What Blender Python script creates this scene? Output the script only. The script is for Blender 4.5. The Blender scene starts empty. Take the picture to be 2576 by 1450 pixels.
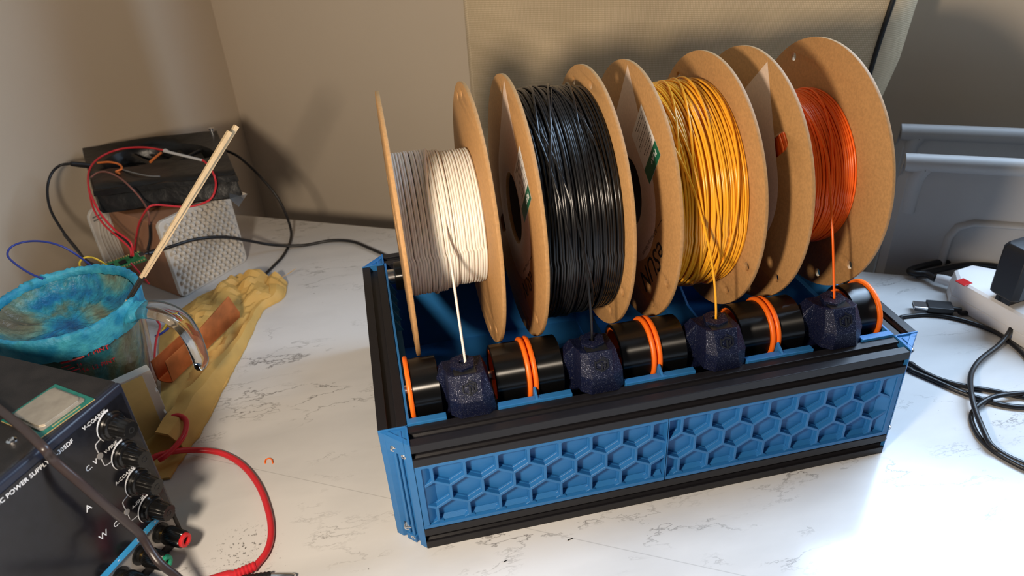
import bpy, bmesh, math, random
from mathutils import Vector, Matrix, noise
random.seed(7)
S = 0.001                      # all dimensions below are millimetres
COL = bpy.context.scene.collection
V = Vector
# ------------------------------------------------------------------ camera
CAM = V((27.34, -370.56, 449.75)); FPX = 1890.0
yaw, pitch, roll = 0.179538, 0.563962, -0.063002
fwd = V((math.sin(yaw)*math.cos(pitch), math.cos(yaw)*math.cos(pitch), -math.sin(pitch)))
rt0 = V((math.cos(yaw), -math.sin(yaw), 0)); up0 = rt0.cross(fwd)
rt = rt0*math.cos(roll) + up0*math.sin(roll); up = -rt0*math.sin(roll) + up0*math.cos(roll)

def ray(x, y): return fwd + rt*((x-1288)/FPX) - up*((y-725)/FPX)
def at(x, y, z):               # where the sight line of a pixel meets height z
    d = ray(x, y); return CAM + d*((z-CAM.z)/d.z)
def on(x, y, p0, n):           # ... or meets a plane
    d = ray(x, y); return CAM + d*((V(p0)-CAM).dot(V(n))/d.dot(V(n)))

# ------------------------------------------------------------------ materials
def nt(m): m.use_nodes = True; return m.node_tree
def mat(name, col, rough=0.5, metal=0.0, noise_amt=0.0, nscale=60.0, bump=0.0, bscale=400.0, col2=None,
        stretch=None, spec=0.5, coat=0.0, trans=0.0, ior=1.45, sub=0.0, alpha=1.0):
    m = bpy.data.materials.new(name); t = nt(m); N = t.nodes; L = t.links
    b = N['Principled BSDF']
    b.inputs['Base Color'].default_value = (*col, 1); b.inputs['Roughness'].default_value = rough
    b.inputs['Metallic'].default_value = metal; b.inputs['Specular IOR Level'].default_value = spec
    b.inputs['Coat Weight'].default_value = coat; b.inputs['Transmission Weight'].default_value = trans
    b.inputs['IOR'].default_value = ior
    if sub: b.inputs['Subsurface Weight'].default_value = sub; b.inputs['Subsurface Scale'].default_value = 0.003
    tc = N.new('ShaderNodeTexCoord'); mp = N.new('ShaderNodeMapping'); L.new(tc.outputs['Object'], mp.inputs[0])
    if stretch: mp.inputs['Scale'].default_value = stretch
    if noise_amt or col2:
        n = N.new('ShaderNodeTexNoise'); n.inputs['Scale'].default_value = nscale; n.inputs['Detail'].default_value = 6
        L.new(mp.outputs[0], n.inputs[0])
        r = N.new('ShaderNodeValToRGB'); L.new(n.outputs[0], r.inputs[0])
        c2 = col2 or tuple(c*(1-noise_amt) for c in col)
        r.color_ramp.elements[0].position = 0.35; r.color_ramp.elements[1].position = 0.65
        r.color_ramp.elements[0].color = (*c2, 1); r.color_ramp.elements[1].color = (*col, 1)
        L.new(r.outputs[0], b.inputs['Base Color'])
    if bump:
        n2 = N.new('ShaderNodeTexNoise'); n2.inputs['Scale'].default_value = bscale; n2.inputs['Detail'].default_value = 4
        L.new(mp.outputs[0], n2.inputs[0])
        bp = N.new('ShaderNodeBump'); bp.inputs['Strength'].default_value = bump; bp.inputs['Distance'].default_value = 0.001
        L.new(n2.outputs[0], bp.inputs['Height']); L.new(bp.outputs[0], b.inputs['Normal'])
    return m

M = {}
M['blue'] = mat('blue_printed_plastic', (0.022, 0.155, 0.40), 0.42, noise_amt=0.08, nscale=25, bump=0.12, bscale=900, stretch=(1, 1, 6))
M['rail'] = mat('black_anodised_aluminium', (0.011, 0.0105, 0.013), 0.34, 0.0, spec=.38, bump=0.05, bscale=2500)
M['navy'] = mat('sparkling_navy_plastic', (0.003, 0.005, 0.020), 0.30, 0.0, spec=.25, bump=0.45, bscale=2200, col2=(0.007, 0.010, 0.034), nscale=900)
def sparkle(m, thr=.66):
    t = m.node_tree; N = t.nodes; L = t.links; b = N['Principled BSDF']; tc = N.new('ShaderNodeTexCoord')
    v = N.new('ShaderNodeTexNoise'); v.inputs['Scale'].default_value = 1900; v.inputs['Detail'].default_value = 0; L.new(tc.outputs['Object'], v.inputs[0])
    r = N.new('ShaderNodeMapRange'); r.inputs[1].default_value = thr; r.inputs[2].default_value = thr+.05; L.new(v.outputs[0], r.inputs[0])
    k = N.new('ShaderNodeMix'); k.data_type = 'RGBA'; L.new(r.outputs[0], k.inputs[0]); L.new(b.inputs['Base Color'].links[0].from_socket, k.inputs[6]); k.inputs[7].default_value = (.30, .31, .38, 1)
    L.new(k.outputs[2], b.inputs['Base Color']); L.new(r.outputs[0], b.inputs['Metallic'])
sparkle(M['navy'], .69)
M['tyre'] = mat('glossy_black_printed_tyre', (0.003, 0.003, 0.003), 0.30, spec=.9)
tb = M['tyre'].node_tree; tg = tb.nodes.new('ShaderNodeTangent'); tg.direction_type = 'RADIAL'; tg.axis = 'X'
tb.nodes['Principled BSDF'].inputs['Anisotropic'].default_value = 1.0; tb.nodes['Principled BSDF'].inputs['Anisotropic Rotation'].default_value = .25; tb.links.new(tg.outputs[0], tb.nodes['Principled BSDF'].inputs['Tangent'])
M['orange_p'] = mat('orange_plastic', (0.95, 0.16, 0.01), 0.4)
M['steel'] = mat('bright_steel', (0.75, 0.75, 0.76), 0.18, 1.0)
M['brass'] = mat('brass', (0.75, 0.5, 0.16), 0.3, 1.0)
M['card'] = mat('brown_cardboard', (0.46, 0.245, 0.090), 0.62, noise_amt=0.18, nscale=500, bump=0.15, bscale=900)
M['hubshade'] = mat('card_hub_painted_shade', (0.06, 0.04, 0.03), 0.8)  # cardboard hub, with the shade of its unlit inside put into the colour
M['card_edge'] = mat('pale_cardboard_edge', (0.80, 0.60, 0.50), 0.8, noise_amt=0.10, nscale=700)
M['print_pale'] = mat('pale_print_on_cardboard', (0.66, 0.50, 0.39), 0.6, noise_amt=0.1, nscale=500)
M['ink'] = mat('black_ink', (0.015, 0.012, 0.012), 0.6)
M['white_fil'] = mat('white_filament', (0.83, 0.78, 0.70), 0.4, sub=0.15)
M['black_fil'] = mat('black_filament', (0.010, 0.010, 0.011), 0.22)
M['yellow_fil'] = mat('amber_filament', (0.93, 0.42, 0.025), 0.24, sub=0.1)
M['orange_fil'] = mat('orange_filament', (1.0, 0.15, 0.012), 0.3, sub=0.1)
M['sticker'] = mat('white_sticker', (0.75, 0.72, 0.68), 0.4)
M['green_st'] = mat('dark_green_print', (0.01, 0.12, 0.06), 0.35)
M['white_txt'] = mat('white_print', (0.8, 0.8, 0.8), 0.5)
M['grey_txt'] = mat('grey_print', (0.45, 0.45, 0.46), 0.5)
M['psu_body'] = mat('dusty_black_painted_steel', (0.017, 0.0135, 0.012), 0.5, col2=(0.008, 0.0065, 0.006), nscale=90, bump=0.35, bscale=1600)
M['psu_panel'] = mat('glossy_black_panel', (0.010, 0.010, 0.013), 0.16, noise_amt=0.3, nscale=200, bump=0.02)
M['psu_bezel'] = mat('dark_blue_bezel', (0.012, 0.015, 0.028), 0.35)
M['psu_grey'] = mat('grey_terminal_plate', (0.33, 0.31, 0.29), 0.5)
M['stripe'] = mat('sky_blue_print', (0.05, 0.38, 0.72), 0.4)
M['knob'] = mat('black_knob_plastic', (0.007, 0.0068, 0.0068), 0.2)
M['led'] = mat('unlit_grey_lens', (0.22, 0.21, 0.2), 0.3)
M['red_p'] = mat('red_plastic', (0.62, 0.02, 0.025), 0.35)
M['green_p'] = mat('green_plastic', (0.02, 0.30, 0.16), 0.35)
M['pcb'] = mat('green_circuit_board', (0.02, 0.17, 0.055), 0.35, col2=(0.04, 0.27, 0.09), nscale=350)
M['cpu_pcb'] = mat('teal_circuit_board', (0.012, 0.15, 0.11), 0.35, noise_amt=0.3, nscale=500)
M['gold'] = mat('gold_edge', (0.72, 0.48, 0.2), 0.4, 0.3)
M['nickel'] = mat('worn_nickel', (0.40, 0.345, 0.27), 0.38, 0.55, noise_amt=0.2, nscale=120, bump=0.1)
M['chip'] = mat('black_chip', (0.01, 0.01, 0.01), 0.4)
M['cable'] = mat('black_cable_rubber', (0.014, 0.013, 0.014), 0.38)
M['cable_br'] = mat('dark_brown_cable', (0.035, 0.024, 0.022), 0.32)
M['redw'] = mat('red_silicone_wire', (0.62, 0.025, 0.035), 0.35)
M['bluew'] = mat('blue_wire', (0.03, 0.05, 0.28), 0.4)
M['yelw'] = mat('yellow_wire', (0.75, 0.48, 0.03), 0.4)
M['grnw'] = mat('green_wire', (0.02, 0.22, 0.10), 0.4)
M['orw'] = mat('orange_wire', (0.8, 0.2, 0.04), 0.4)
M['gryw'] = mat('grey_wire', (0.18, 0.18, 0.18), 0.4)
M['browire'] = mat('brown_wire', (0.24, 0.09, 0.07), 0.4)
M['whitepl'] = mat('off_white_plastic', (0.62, 0.58, 0.52), 0.42, noise_amt=0.06, nscale=30)
M['stripw'] = mat('white_power_strip_plastic', (0.80, 0.78, 0.77), 0.35)
M['brownbox'] = mat('brown_wood_board', (0.36, 0.17, 0.09), 0.5, noise_amt=0.2, nscale=40, stretch=(1, 1, .3))
M['film'] = mat('black_film', (0.010, 0.0095, 0.0095), 0.33, bump=0.9, bscale=70, noise_amt=0.3, nscale=60)
M['clearfilm'] = mat('clear_plastic_film', (0.8, 0.8, 0.8), 0.12, trans=0.9, ior=1.2, bump=0.5, bscale=90)
M['shrink'] = mat('white_heat_shrink', (0.62, 0.60, 0.58), 0.4)
M['copper'] = mat('copper_sheet', (0.72, 0.23, 0.07), 0.42, 0.65, noise_amt=0.3, nscale=70)
M['kraft'] = mat('yellow_kraft_paper', (0.66, 0.40, 0.11), 0.6, noise_amt=0.14, nscale=45, bump=0.35, bscale=110)
M['wood'] = mat('pale_bamboo', (0.80, 0.58, 0.33), 0.5, noise_amt=0.12, nscale=200, stretch=(1, 1, .1))
M['burnt'] = mat('charred_wood', (0.02, 0.015, 0.012), 0.5)
M['adhesive'] = mat('yellow_backing_paper', (0.74, 0.55, 0.20), 0.5, noise_amt=0.08, nscale=100)
M['thinglass'] = None
M['glass'] = mat('clear_glass', (0.95, 0.95, 0.93), 0.03, trans=1.0, ior=1.46)
M['bin'] = mat('grey_moulded_plastic', (0.42, 0.40, 0.385), 0.5, noise_amt=0.05, nscale=20, bump=0.05, bscale=300)
M['adapter'] = mat('black_plug_plastic', (0.012, 0.013, 0.017), 0.42, bump=0.15, bscale=2500)
M['redneon'] = mat('red_indicator_window', (0.55, 0.02, 0.02), 0.25)
M['redprint'] = mat('red_print', (0.6, 0.02, 0.03), 0.4)
M['piping'] = mat('black_piping', (0.008, 0.008, 0.008), 0.6)
M['floor'] = mat('floor_tiles_brown', (0.25, 0.2, 0.16), 0.5, noise_amt=0.2, nscale=3)
M['frame'] = mat('white_window_frame', (0.75, 0.75, 0.75), 0.4)

def thin_glass():
    m = bpy.data.materials.new('thin_clear_glass'); t = nt(m); N = t.nodes; L = t.links; N.remove(N['Principled BSDF'])
    o = N['Material Output']; tr = N.new('ShaderNodeBsdfTransparent'); tr.inputs[0].default_value = (.93, .93, .91, 1)
    g = N.new('ShaderNodeBsdfGlossy'); g.inputs['Roughness'].default_value = .04; fr0 = N.new('ShaderNodeLayerWeight'); fr0.inputs[0].default_value = .5; fr = N.new('ShaderNodeMapRange'); L.new(fr0.outputs['Facing'], fr.inputs[0]); fr.inputs[1].default_value = .45; fr.inputs[3].default_value = .05; fr.inputs[4].default_value = .55
    mx = N.new('ShaderNodeMixShader'); L.new(fr.outputs[0], mx.inputs[0]); L.new(tr.outputs[0], mx.inputs[1]); L.new(g.outputs[0], mx.inputs[2]); L.new(mx.outputs[0], o.inputs[0])
    return m
M['thinglass'] = thin_glass()
def crust_mat():               # blue powder crust with grey-green and rusty patches
    m = bpy.data.materials.new('blue_crystal_crust'); t = nt(m); N = t.nodes; L = t.links; b = N['Principled BSDF']
    tc = N.new('ShaderNodeTexCoord')
    n1 = N.new('ShaderNodeTexNoise'); n1.inputs['Scale'].default_value = 15; n1.inputs['Detail'].default_value = 7; n1.inputs['Distortion'].default_value = .6
    n2 = N.new('ShaderNodeTexNoise'); n2.inputs['Scale'].default_value = 160; n2.inputs['Detail'].default_value = 5
    L.new(tc.outputs['Object'], n1.inputs[0]); L.new(tc.outputs['Object'], n2.inputs[0])
    r = N.new('ShaderNodeValToRGB'); L.new(n1.outputs[0], r.inputs[0]); e = r.color_ramp.elements
    e[0].position = .28; e[0].color = (0.003, 0.06, 0.20, 1); e[1].position = .66; e[1].color = (0.15, 0.13, 0.085, 1)
    for p, c in ((.38, (0.01, 0.18, 0.36)), (.45, (0.03, 0.30, 0.40)), (.51, (0.14, 0.29, 0.24)), (.57, (0.17, 0.20, 0.13))):
        x = e.new(p); x.color = (*c, 1)
    r2 = N.new('ShaderNodeValToRGB'); L.new(n2.outputs[0], r2.inputs[0])
    r2.color_ramp.elements[0].position = .3; r2.color_ramp.elements[0].color = (.55, .55, .55, 1); r2.color_ramp.elements[1].position = .7
    mx = N.new('ShaderNodeMix'); mx.data_type = 'RGBA'; mx.blend_type = 'MULTIPLY'; mx.inputs[0].default_value = 1
    L.new(r.outputs[0], mx.inputs[6]); L.new(r2.outputs[0], mx.inputs[7]); L.new(mx.outputs[2], b.inputs['Base Color'])
    b.inputs['Roughness'].default_value = .45
    bp = N.new('ShaderNodeBump'); bp.inputs['Strength'].default_value = .9; bp.inputs['Distance'].default_value = .0012
    n3 = N.new('ShaderNodeTexNoise'); n3.inputs['Scale'].default_value = 350; L.new(tc.outputs['Object'], n3.inputs[0])
    L.new(n3.outputs[0], bp.inputs['Height']); L.new(bp.outputs[0], b.inputs['Normal'])
    return m
M['crust'] = crust_mat()
def rim_mat():
    m = mat('pale_blue_crust', (0.06, 0.40, 0.52), 0.55, col2=(0.01, 0.20, 0.36), nscale=70, bump=1.0, bscale=260)
    return m
M['rimcrust'] = rim_mat()

def wall_mat():
    m = mat('beige_wall_paint', (0.74, 0.625, 0.49), 0.85, bump=0.08, bscale=250, noise_amt=0.05, nscale=2.5)
    return m
M['wall'] = wall_mat()

A0_, U0_, W0_ = V((-169.1, 626.2, 0)), V((.8815, -.4722, 0)), V((.4722, .8815, 0))
ORG_T = A0_+U0_*600-W0_*500+V((0, 0, -720))
def marble():
    m = bpy.data.materials.new('white_marble_laminate'); t = nt(m); N = t.nodes; L = t.links; b = N['Principled BSDF']
    tc = N.new('ShaderNodeTexCoord'); mp = N.new('ShaderNodeMapping'); L.new(tc.outputs['Object'], mp.inputs[0])
    mp.inputs['Rotation'].default_value = (0, 0, .30); mp.inputs['Scale'].default_value = (1.0, 2.6, 1)
    def vein(scale, width, dist, mscale, mlo, mhi):
        n = N.new('ShaderNodeTexNoise'); n.inputs['Scale'].default_value = scale; n.inputs['Detail'].default_value = 9
        n.inputs['Roughness'].default_value = .62; n.inputs['Distortion'].default_value = dist; L.new(mp.outputs[0], n.inputs[0])
        a = N.new('ShaderNodeMath'); a.operation = 'SUBTRACT'; L.new(n.outputs[0], a.inputs[0]); a.inputs[1].default_value = .5
        c = N.new('ShaderNodeMath'); c.operation = 'ABSOLUTE'; L.new(a.outputs[0], c.inputs[0])
        d = N.new('ShaderNodeMapRange'); L.new(c.outputs[0], d.inputs[0]); d.inputs[1].default_value = 0; d.inputs[2].default_value = width
        d.inputs[3].default_value = 1; d.inputs[4].default_value = 0
        k = N.new('ShaderNodeTexNoise'); k.inputs['Scale'].default_value = mscale; k.inputs['Detail'].default_value = 3; L.new(mp.outputs[0], k.inputs[0])
        e = N.new('ShaderNodeMapRange'); L.new(k.outputs[0], e.inputs[0]); e.inputs[1].default_value = mlo; e.inputs[2].default_value = mhi
        f = N.new('ShaderNodeMath'); f.operation = 'MULTIPLY'; L.new(d.outputs[0], f.inputs[0]); L.new(e.outputs[0], f.inputs[1])
        return f
    v1 = vein(4.2, .0065, .25, 9, .50, .66); v2 = vein(11, .010, .15, 7, .54, .70)
    s = N.new('ShaderNodeMath'); s.operation = 'ADD'; s.use_clamp = True; L.new(v1.outputs[0], s.inputs[0]); L.new(v2.outputs[0], s.inputs[1])
    # fold line of the sheet covering
    sx = N.new('ShaderNodeSeparateXYZ'); L.new(tc.outputs['Object'], sx.inputs[0])
    P0 = at(648, 1182, 0)*S; P1 = at(1700, 1412, 0)*S; d = (P1-P0).normalized(); nx, ny = -d.y, d.x
    a1 = N.new('ShaderNodeMath'); a1.operation = 'MULTIPLY'; L.new(sx.outputs[0], a1.inputs[0]); a1.inputs[1].default_value = nx
    a2 = N.new('ShaderNodeMath'); a2.operation = 'MULTIPLY_ADD'; L.new(sx.outputs[1], a2.inputs[0]); a2.inputs[1].default_value = ny; L.new(a1.outputs[0], a2.inputs[2])
    a3 = N.new('ShaderNodeMath'); a3.operation = 'SUBTRACT'; L.new(a2.outputs[0], a3.inputs[0]); a3.inputs[1].default_value = nx*(P0.x-ORG_T.x*S)+ny*(P0.y-ORG_T.y*S)
    a4 = N.new('ShaderNodeMath'); a4.operation = 'ABSOLUTE'; L.new(a3.outputs[0], a4.inputs[0])
    a5 = N.new('ShaderNodeMapRange'); L.new(a4.outputs[0], a5.inputs[0]); a5.inputs[1].default_value = .0001; a5.inputs[2].default_value = .0005
    a5.inputs[3].default_value = .35; a5.inputs[4].default_value = 0
    s2 = N.new('ShaderNodeMath'); s2.operation = 'MAXIMUM'; L.new(s.outputs[0], s2.inputs[0]); L.new(a5.outputs[0], s2.inputs[1])
    cl = N.new('ShaderNodeTexNoise'); cl.inputs['Scale'].default_value = 6; cl.inputs['Detail'].default_value = 5; L.new(mp.outputs[0], cl.inputs[0])
    cr = N.new('ShaderNodeValToRGB'); L.new(cl.outputs[0], cr.inputs[0])
    cr.color_ramp.elements[0].position = .35; cr.color_ramp.elements[0].color = (.57, .56, .55, 1)
    cr.color_ramp.elements[1].position = .6; cr.color_ramp.elements[1].color = (.68, .665, .65, 1)
    mx = N.new('ShaderNodeMix'); mx.data_type = 'RGBA'; L.new(s2.outputs[0], mx.inputs[0]); L.new(cr.outputs[0], mx.inputs[6])
    mx.inputs[7].default_value = (.17, .16, .155, 1)
    # tiny dark specks
    w = N.new('ShaderNodeTexVoronoi'); w.inputs['Scale'].default_value = 90; L.new(tc.outputs['Object'], w.inputs[0])
    wr = N.new('ShaderNodeMapRange'); L.new(w.outputs['Distance'], wr.inputs[0]); wr.inputs[1].default_value = .03; wr.inputs[2].default_value = .06; wr.inputs[3].default_value = 1; wr.inputs[4].default_value = 0
    wn = N.new('ShaderNodeTexNoise'); wn.inputs['Scale'].default_value = 9; L.new(tc.outputs['Object'], wn.inputs[0])
    wm = N.new('ShaderNodeMapRange'); L.new(wn.outputs[0], wm.inputs[0]); wm.inputs[1].default_value = .56; wm.inputs[2].default_value = .62
    wk = N.new('ShaderNodeMath'); wk.operation = 'MULTIPLY'; L.new(wr.outputs[0], wk.inputs[0]); L.new(wm.outputs[0], wk.inputs[1])
    pc = at(615, 1385, 0)*S; vd = N.new('ShaderNodeVectorMath'); vd.operation = 'DISTANCE'; L.new(tc.outputs['Object'], vd.inputs[0]); vd.inputs[1].default_value = (pc.x-ORG_T[0]*S, pc.y-ORG_T[1]*S, -ORG_T[2]*S)
    pm = N.new('ShaderNodeMapRange'); L.new(vd.outputs['Value'], pm.inputs[0]); pm.inputs[1].default_value = .030; pm.inputs[2].default_value = .004
    ns = N.new('ShaderNodeTexNoise'); ns.inputs['Scale'].default_value = 420; ns.inputs['Detail'].default_value = 3; L.new(tc.outputs['Object'], ns.inputs[0])
    nr = N.new('ShaderNodeMapRange'); L.new(ns.outputs[0], nr.inputs[0]); nr.inputs[1].default_value = .60; nr.inputs[2].default_value = .66
    pp = N.new('ShaderNodeMath'); pp.operation = 'MULTIPLY'; L.new(pm.outputs[0], pp.inputs[0]); L.new(nr.outputs[0], pp.inputs[1])
    wk2 = N.new('ShaderNodeMath'); wk2.operation = 'MAXIMUM'; L.new(wk.outputs[0], wk2.inputs[0]); L.new(pp.outputs[0], wk2.inputs[1]); wk = wk2
    m2 = N.new('ShaderNodeMix'); m2.data_type = 'RGBA'; L.new(wk.outputs[0], m2.inputs[0]); L.new(mx.outputs[2], m2.inputs[6]); m2.inputs[7].default_value = (.12, .11, .10, 1)
    L.new(m2.outputs[2], b.inputs['Base Color']); b.inputs['Roughness'].default_value = .17
    b.inputs['Specular IOR Level'].default_value = .5
    return m
M['marble'] = marble()

def weave():
    m = bpy.data.materials.new('beige_woven_linen'); t = nt(m); N = t.nodes; L = t.links; b = N['Principled BSDF']
    tc = N.new('ShaderNodeTexCoord'); mp = N.new('ShaderNodeMapping'); L.new(tc.outputs['UV'], mp.inputs[0])
    outs = []
    for ax, sc in (('X', 190), ('Y', 150)):
        w = N.new('ShaderNodeTexWave'); w.bands_direction = ax; w.inputs['Scale'].default_value = sc; w.inputs['Distortion'].default_value = .8
        w.inputs['Detail'].default_value = 2; w.inputs['Detail Scale'].default_value = 30
        L.new(mp.outputs[0], w.inputs[0]); outs.append(w)
    a = N.new('ShaderNodeMath'); a.operation = 'MULTIPLY'; L.new(outs[0].outputs[1], a.inputs[0]); L.new(outs[1].outputs[1], a.inputs[1])
    n = N.new('ShaderNodeTexNoise'); n.inputs['Scale'].default_value = 9; n.inputs['Detail'].default_value = 6; L.new(mp.outputs[0], n.inputs[0])
    r = N.new('ShaderNodeValToRGB'); L.new(a.outputs[0], r.inputs[0])
    r.color_ramp.elements[0].color = (.60, .45, .27, 1); r.color_ramp.elements[1].color = (.95, .77, .52, 1); r.color_ramp.elements[1].position = .7
    r2 = N.new('ShaderNodeValToRGB'); L.new(n.outputs[0], r2.inputs[0]); r2.color_ramp.elements[0].position = .3
    r2.color_ramp.elements[0].color = (.78, .78, .78, 1); r2.color_ramp.elements[1].position = .7
    mx = N.new('ShaderNodeMix'); mx.data_type = 'RGBA'; mx.blend_type = 'MULTIPLY'; mx.inputs[0].default_value = 1
    L.new(r.outputs[0], mx.inputs[6]); L.new(r2.outputs[0], mx.inputs[7]); L.new(mx.outputs[2], b.inputs['Base Color'])
    b.inputs['Roughness'].default_value = .75
    bp = N.new('ShaderNodeBump'); bp.inputs['Strength'].default_value = .5; bp.inputs['Distance'].default_value = .0008
    L.new(a.outputs[0], bp.inputs['Height']); L.new(bp.outputs[0], b.inputs['Normal'])
    return m
M['weave'] = weave()

# ------------------------------------------------------------------ mesh builder (mm, world coordinates)
ORG = {}
class MB:
    def __init__(s): s.v = []; s.f = []
    def add(s, vs, fs):
        o = len(s.v); s.v += [V(p) for p in vs]; s.f += [[i+o for i in f] for f in fs]
    def obox(s, o, a, b, c):   # corner + three edge vectors
        o, a, b, c = V(o), V(a), V(b), V(c)
        if a.cross(b).dot(c) < 0: a, b = b, a
        s.add([o, o+a, o+a+b, o+b, o+c, o+a+c, o+a+b+c, o+b+c],
              [(0, 3, 2, 1), (4, 5, 6, 7), (0, 1, 5, 4), (1, 2, 6, 5), (2, 3, 7, 6), (3, 0, 4, 7)])
    def box(s, x0, y0, z0, x1, y1, z1): s.obox((x0, y0, z0), (x1-x0, 0, 0), (0, y1-y0, 0), (0, 0, z1-z0))
    def prism(s, poly, h, o=(0, 0, 0), ax=(1, 0, 0), ay=(0, 1, 0), az=None):   # 2-D polygon pushed along az by h
        o, ax, ay = V(o), V(ax), V(ay); az = V(az) if az else ax.cross(ay)
        n = len(poly); P = [o+ax*p[0]+ay*p[1] for p in poly]; Q = [p+az*h for p in P]
        area = sum(poly[i][0]*poly[(i+1) % n][1]-poly[(i+1) % n][0]*poly[i][1] for i in range(n))
        flip = (area*h*ax.cross(ay).dot(az)) < 0
        fs = [list(range(n))[::-1], list(range(n, 2*n))]+[[i, (i+1) % n, n+(i+1) % n, n+i] for i in range(n)]
        if flip: fs = [f[::-1] for f in fs]
        s.add(P+Q, fs)
    def loft(s, rings, caps=True):
        n = len(rings[0]); vs = [p for r in rings for p in r]; fs = []
        for k in range(len(rings)-1):
            for i in range(n): fs.append((k*n+i, k*n+(i+1) % n, (k+1)*n+(i+1) % n, (k+1)*n+i))
        if caps: fs.append(list(range(n))[::-1]); fs.append([(len(rings)-1)*n+i for i in range(n)])
        s.add(vs, fs)
    def tube(s, path, r, n=8, closed=False, caps=True, flat=1.0, flatdir=None):
        P = [V(p) for p in path]; m = len(P); rings = []; prev = None
        for i in range(m):
            if closed: t = P[(i+1) % m]-P[i-1]
            else: t = P[min(i+1, m-1)]-P[max(i-1, 0)]
            t.normalize()
            if prev is None:
                a = V((0, 0, 1)) if abs(t.z) < .9 else V((1, 0, 0)); u = t.cross(a).normalized()
            else:
                u = prev-t*prev.dot(t); u = u.normalized() if u.length > 1e-6 else t.orthogonal().normalized()
            prev = u; w = t.cross(u); rr = r[i] if isinstance(r, (list, tuple)) else r
            rings.append([P[i]+u*(rr*math.cos(2*math.pi*k/n))+w*(rr*flat*math.sin(2*math.pi*k/n)) for k in range(n)])
        if closed:
            o = len(s.v); s.v += [p for q in rings for p in q]
            for k in range(m):
                for i in range(n): s.f.append([o+k*n+i, o+k*n+(i+1) % n, o+((k+1) % m)*n+(i+1) % n, o+((k+1) % m)*n+i])
        else: s.loft(rings, caps)
    def lathe(s, prof, o, axis, n=48, closed=False):   # prof: (along, radius)
        o = V(o); a = V(axis).normalized(); u = a.orthogonal().normalized(); w = a.cross(u)
        rings = [[o+a*h+(u*math.cos(2*math.pi*k/n)+w*math.sin(2*math.pi*k/n))*max(r, 0.001) for k in range(n)] for h, r in prof]
        if closed: rings.append(rings[0])
        s.loft(rings, not closed)
    def cyl(s, o, axis, r, h, n=32): s.lathe([(0, r), (h, r)], o, axis, n)
    def build(s, name, m, parent=None, smooth=35, bevel=0, seg=2, org=None, sub=0):
        me = bpy.data.meshes.new(name)
        if parent is not None: og = ORG[parent.name]
        elif org is not None: og = V(org)
        else:
            lo = [min(v[i] for v in s.v) for i in range(3)]; hi = [max(v[i] for v in s.v) for i in range(3)]
            og = V(((lo[0]+hi[0])/2, (lo[1]+hi[1])/2, lo[2]))
        me.from_pydata([tuple((v-og)*S) for v in s.v], [], s.f); me.update()
        bm = bmesh.new(); bm.from_mesh(me); bmesh.ops.remove_doubles(bm, verts=bm.verts, dist=1e-7)
        bmesh.ops.recalc_face_normals(bm, faces=bm.faces); bm.to_mesh(me); bm.free()
        me.materials.append(m if not isinstance(m, str) else M[m])
        o = bpy.data.objects.new(name, me); COL.objects.link(o)
        if parent is not None: o.parent = parent
        else: o.location = og*S
        ORG[o.name] = og
        if smooth:
            me.shade_smooth(); me.set_sharp_from_angle(angle=math.radians(smooth))
        if bevel:
            b = o.modifiers.new('bevel', 'BEVEL'); b.width = bevel*S; b.segments = seg; b.limit_method = 'ANGLE'; b.angle_limit = math.radians(40)
            b.harden_normals = False
        if sub: q = o.modifiers.new('sub', 'SUBSURF'); q.levels = sub; q.render_levels = sub
        return o
def tag(o, label=None, cat=None, group=None, kind=None):
    if label: o['label'] = label
    if cat: o['category'] = cat
    if group: o['group'] = group
    if kind: o['kind'] = kind
    return o
def thing(name, label, cat, loc, group=None):
    o = bpy.data.objects.new(name, None); COL.objects.link(o); o.location = V(loc)*S; ORG[o.name] = V(loc)
    o.empty_display_size = .02
    return tag(o, label, cat, group)
def spline(pts, n=10, closed=False):
    P = [V(p) for p in pts]; out = []; m = len(P)
    rng = range(m) if closed else range(m-1)
    for i in rng:
        p0 = P[(i-1) % m] if closed or i > 0 else P[0]*2-P[1]
        p1 = P[i]; p2 = P[(i+1) % m]
        p3 = P[(i+2) % m] if closed or i+2 < m else P[-1]*2-P[-2]
        for k in range(n):
            t = k/n
            out.append(((p1*2)+(p2-p0)*t+(p0*2-p1*5+p2*4-p3)*t*t+(p1*3-p0-p2*3+p3)*t*t*t)*.5)
    if not closed: out.append(P[-1])
    return out
def wire(name, pts, r, m, label=None, cat='wire', parent=None, group=None, flat=1.0, n=10, seg=10):
    b = MB(); b.tube(spline(pts, seg), r, n, flat=flat); o = b.build(name, m, parent, smooth=60)
    if parent is None: tag(o, label, cat, group)
    return o
def text_mb(mb, s, o, ax, ay, size, th=.15, align='LEFT'):     # lettering laid on a surface; ax reading direction, ay up
    c = bpy.data.curves.new('t', 'FONT'); c.body = s; c.size = size; c.align_x = align; c.extrude = th/2; c.resolution_u = 3
    ob = bpy.data.objects.new('t', c); COL.objects.link(ob)
    dg = bpy.context.evaluated_depsgraph_get(); me = bpy.data.meshes.new_from_object(ob.evaluated_get(dg))
    ax = V(ax).normalized(); ay = V(ay).normalized(); az = ax.cross(ay); o = V(o)
    mb.add([o+ax*v.co.x+ay*v.co.y+az*(v.co.z) for v in me.vertices], [list(f.vertices) for f in me.polygons])
    bpy.data.objects.remove(ob); bpy.data.curves.remove(c); bpy.data.meshes.remove(me)
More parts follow.
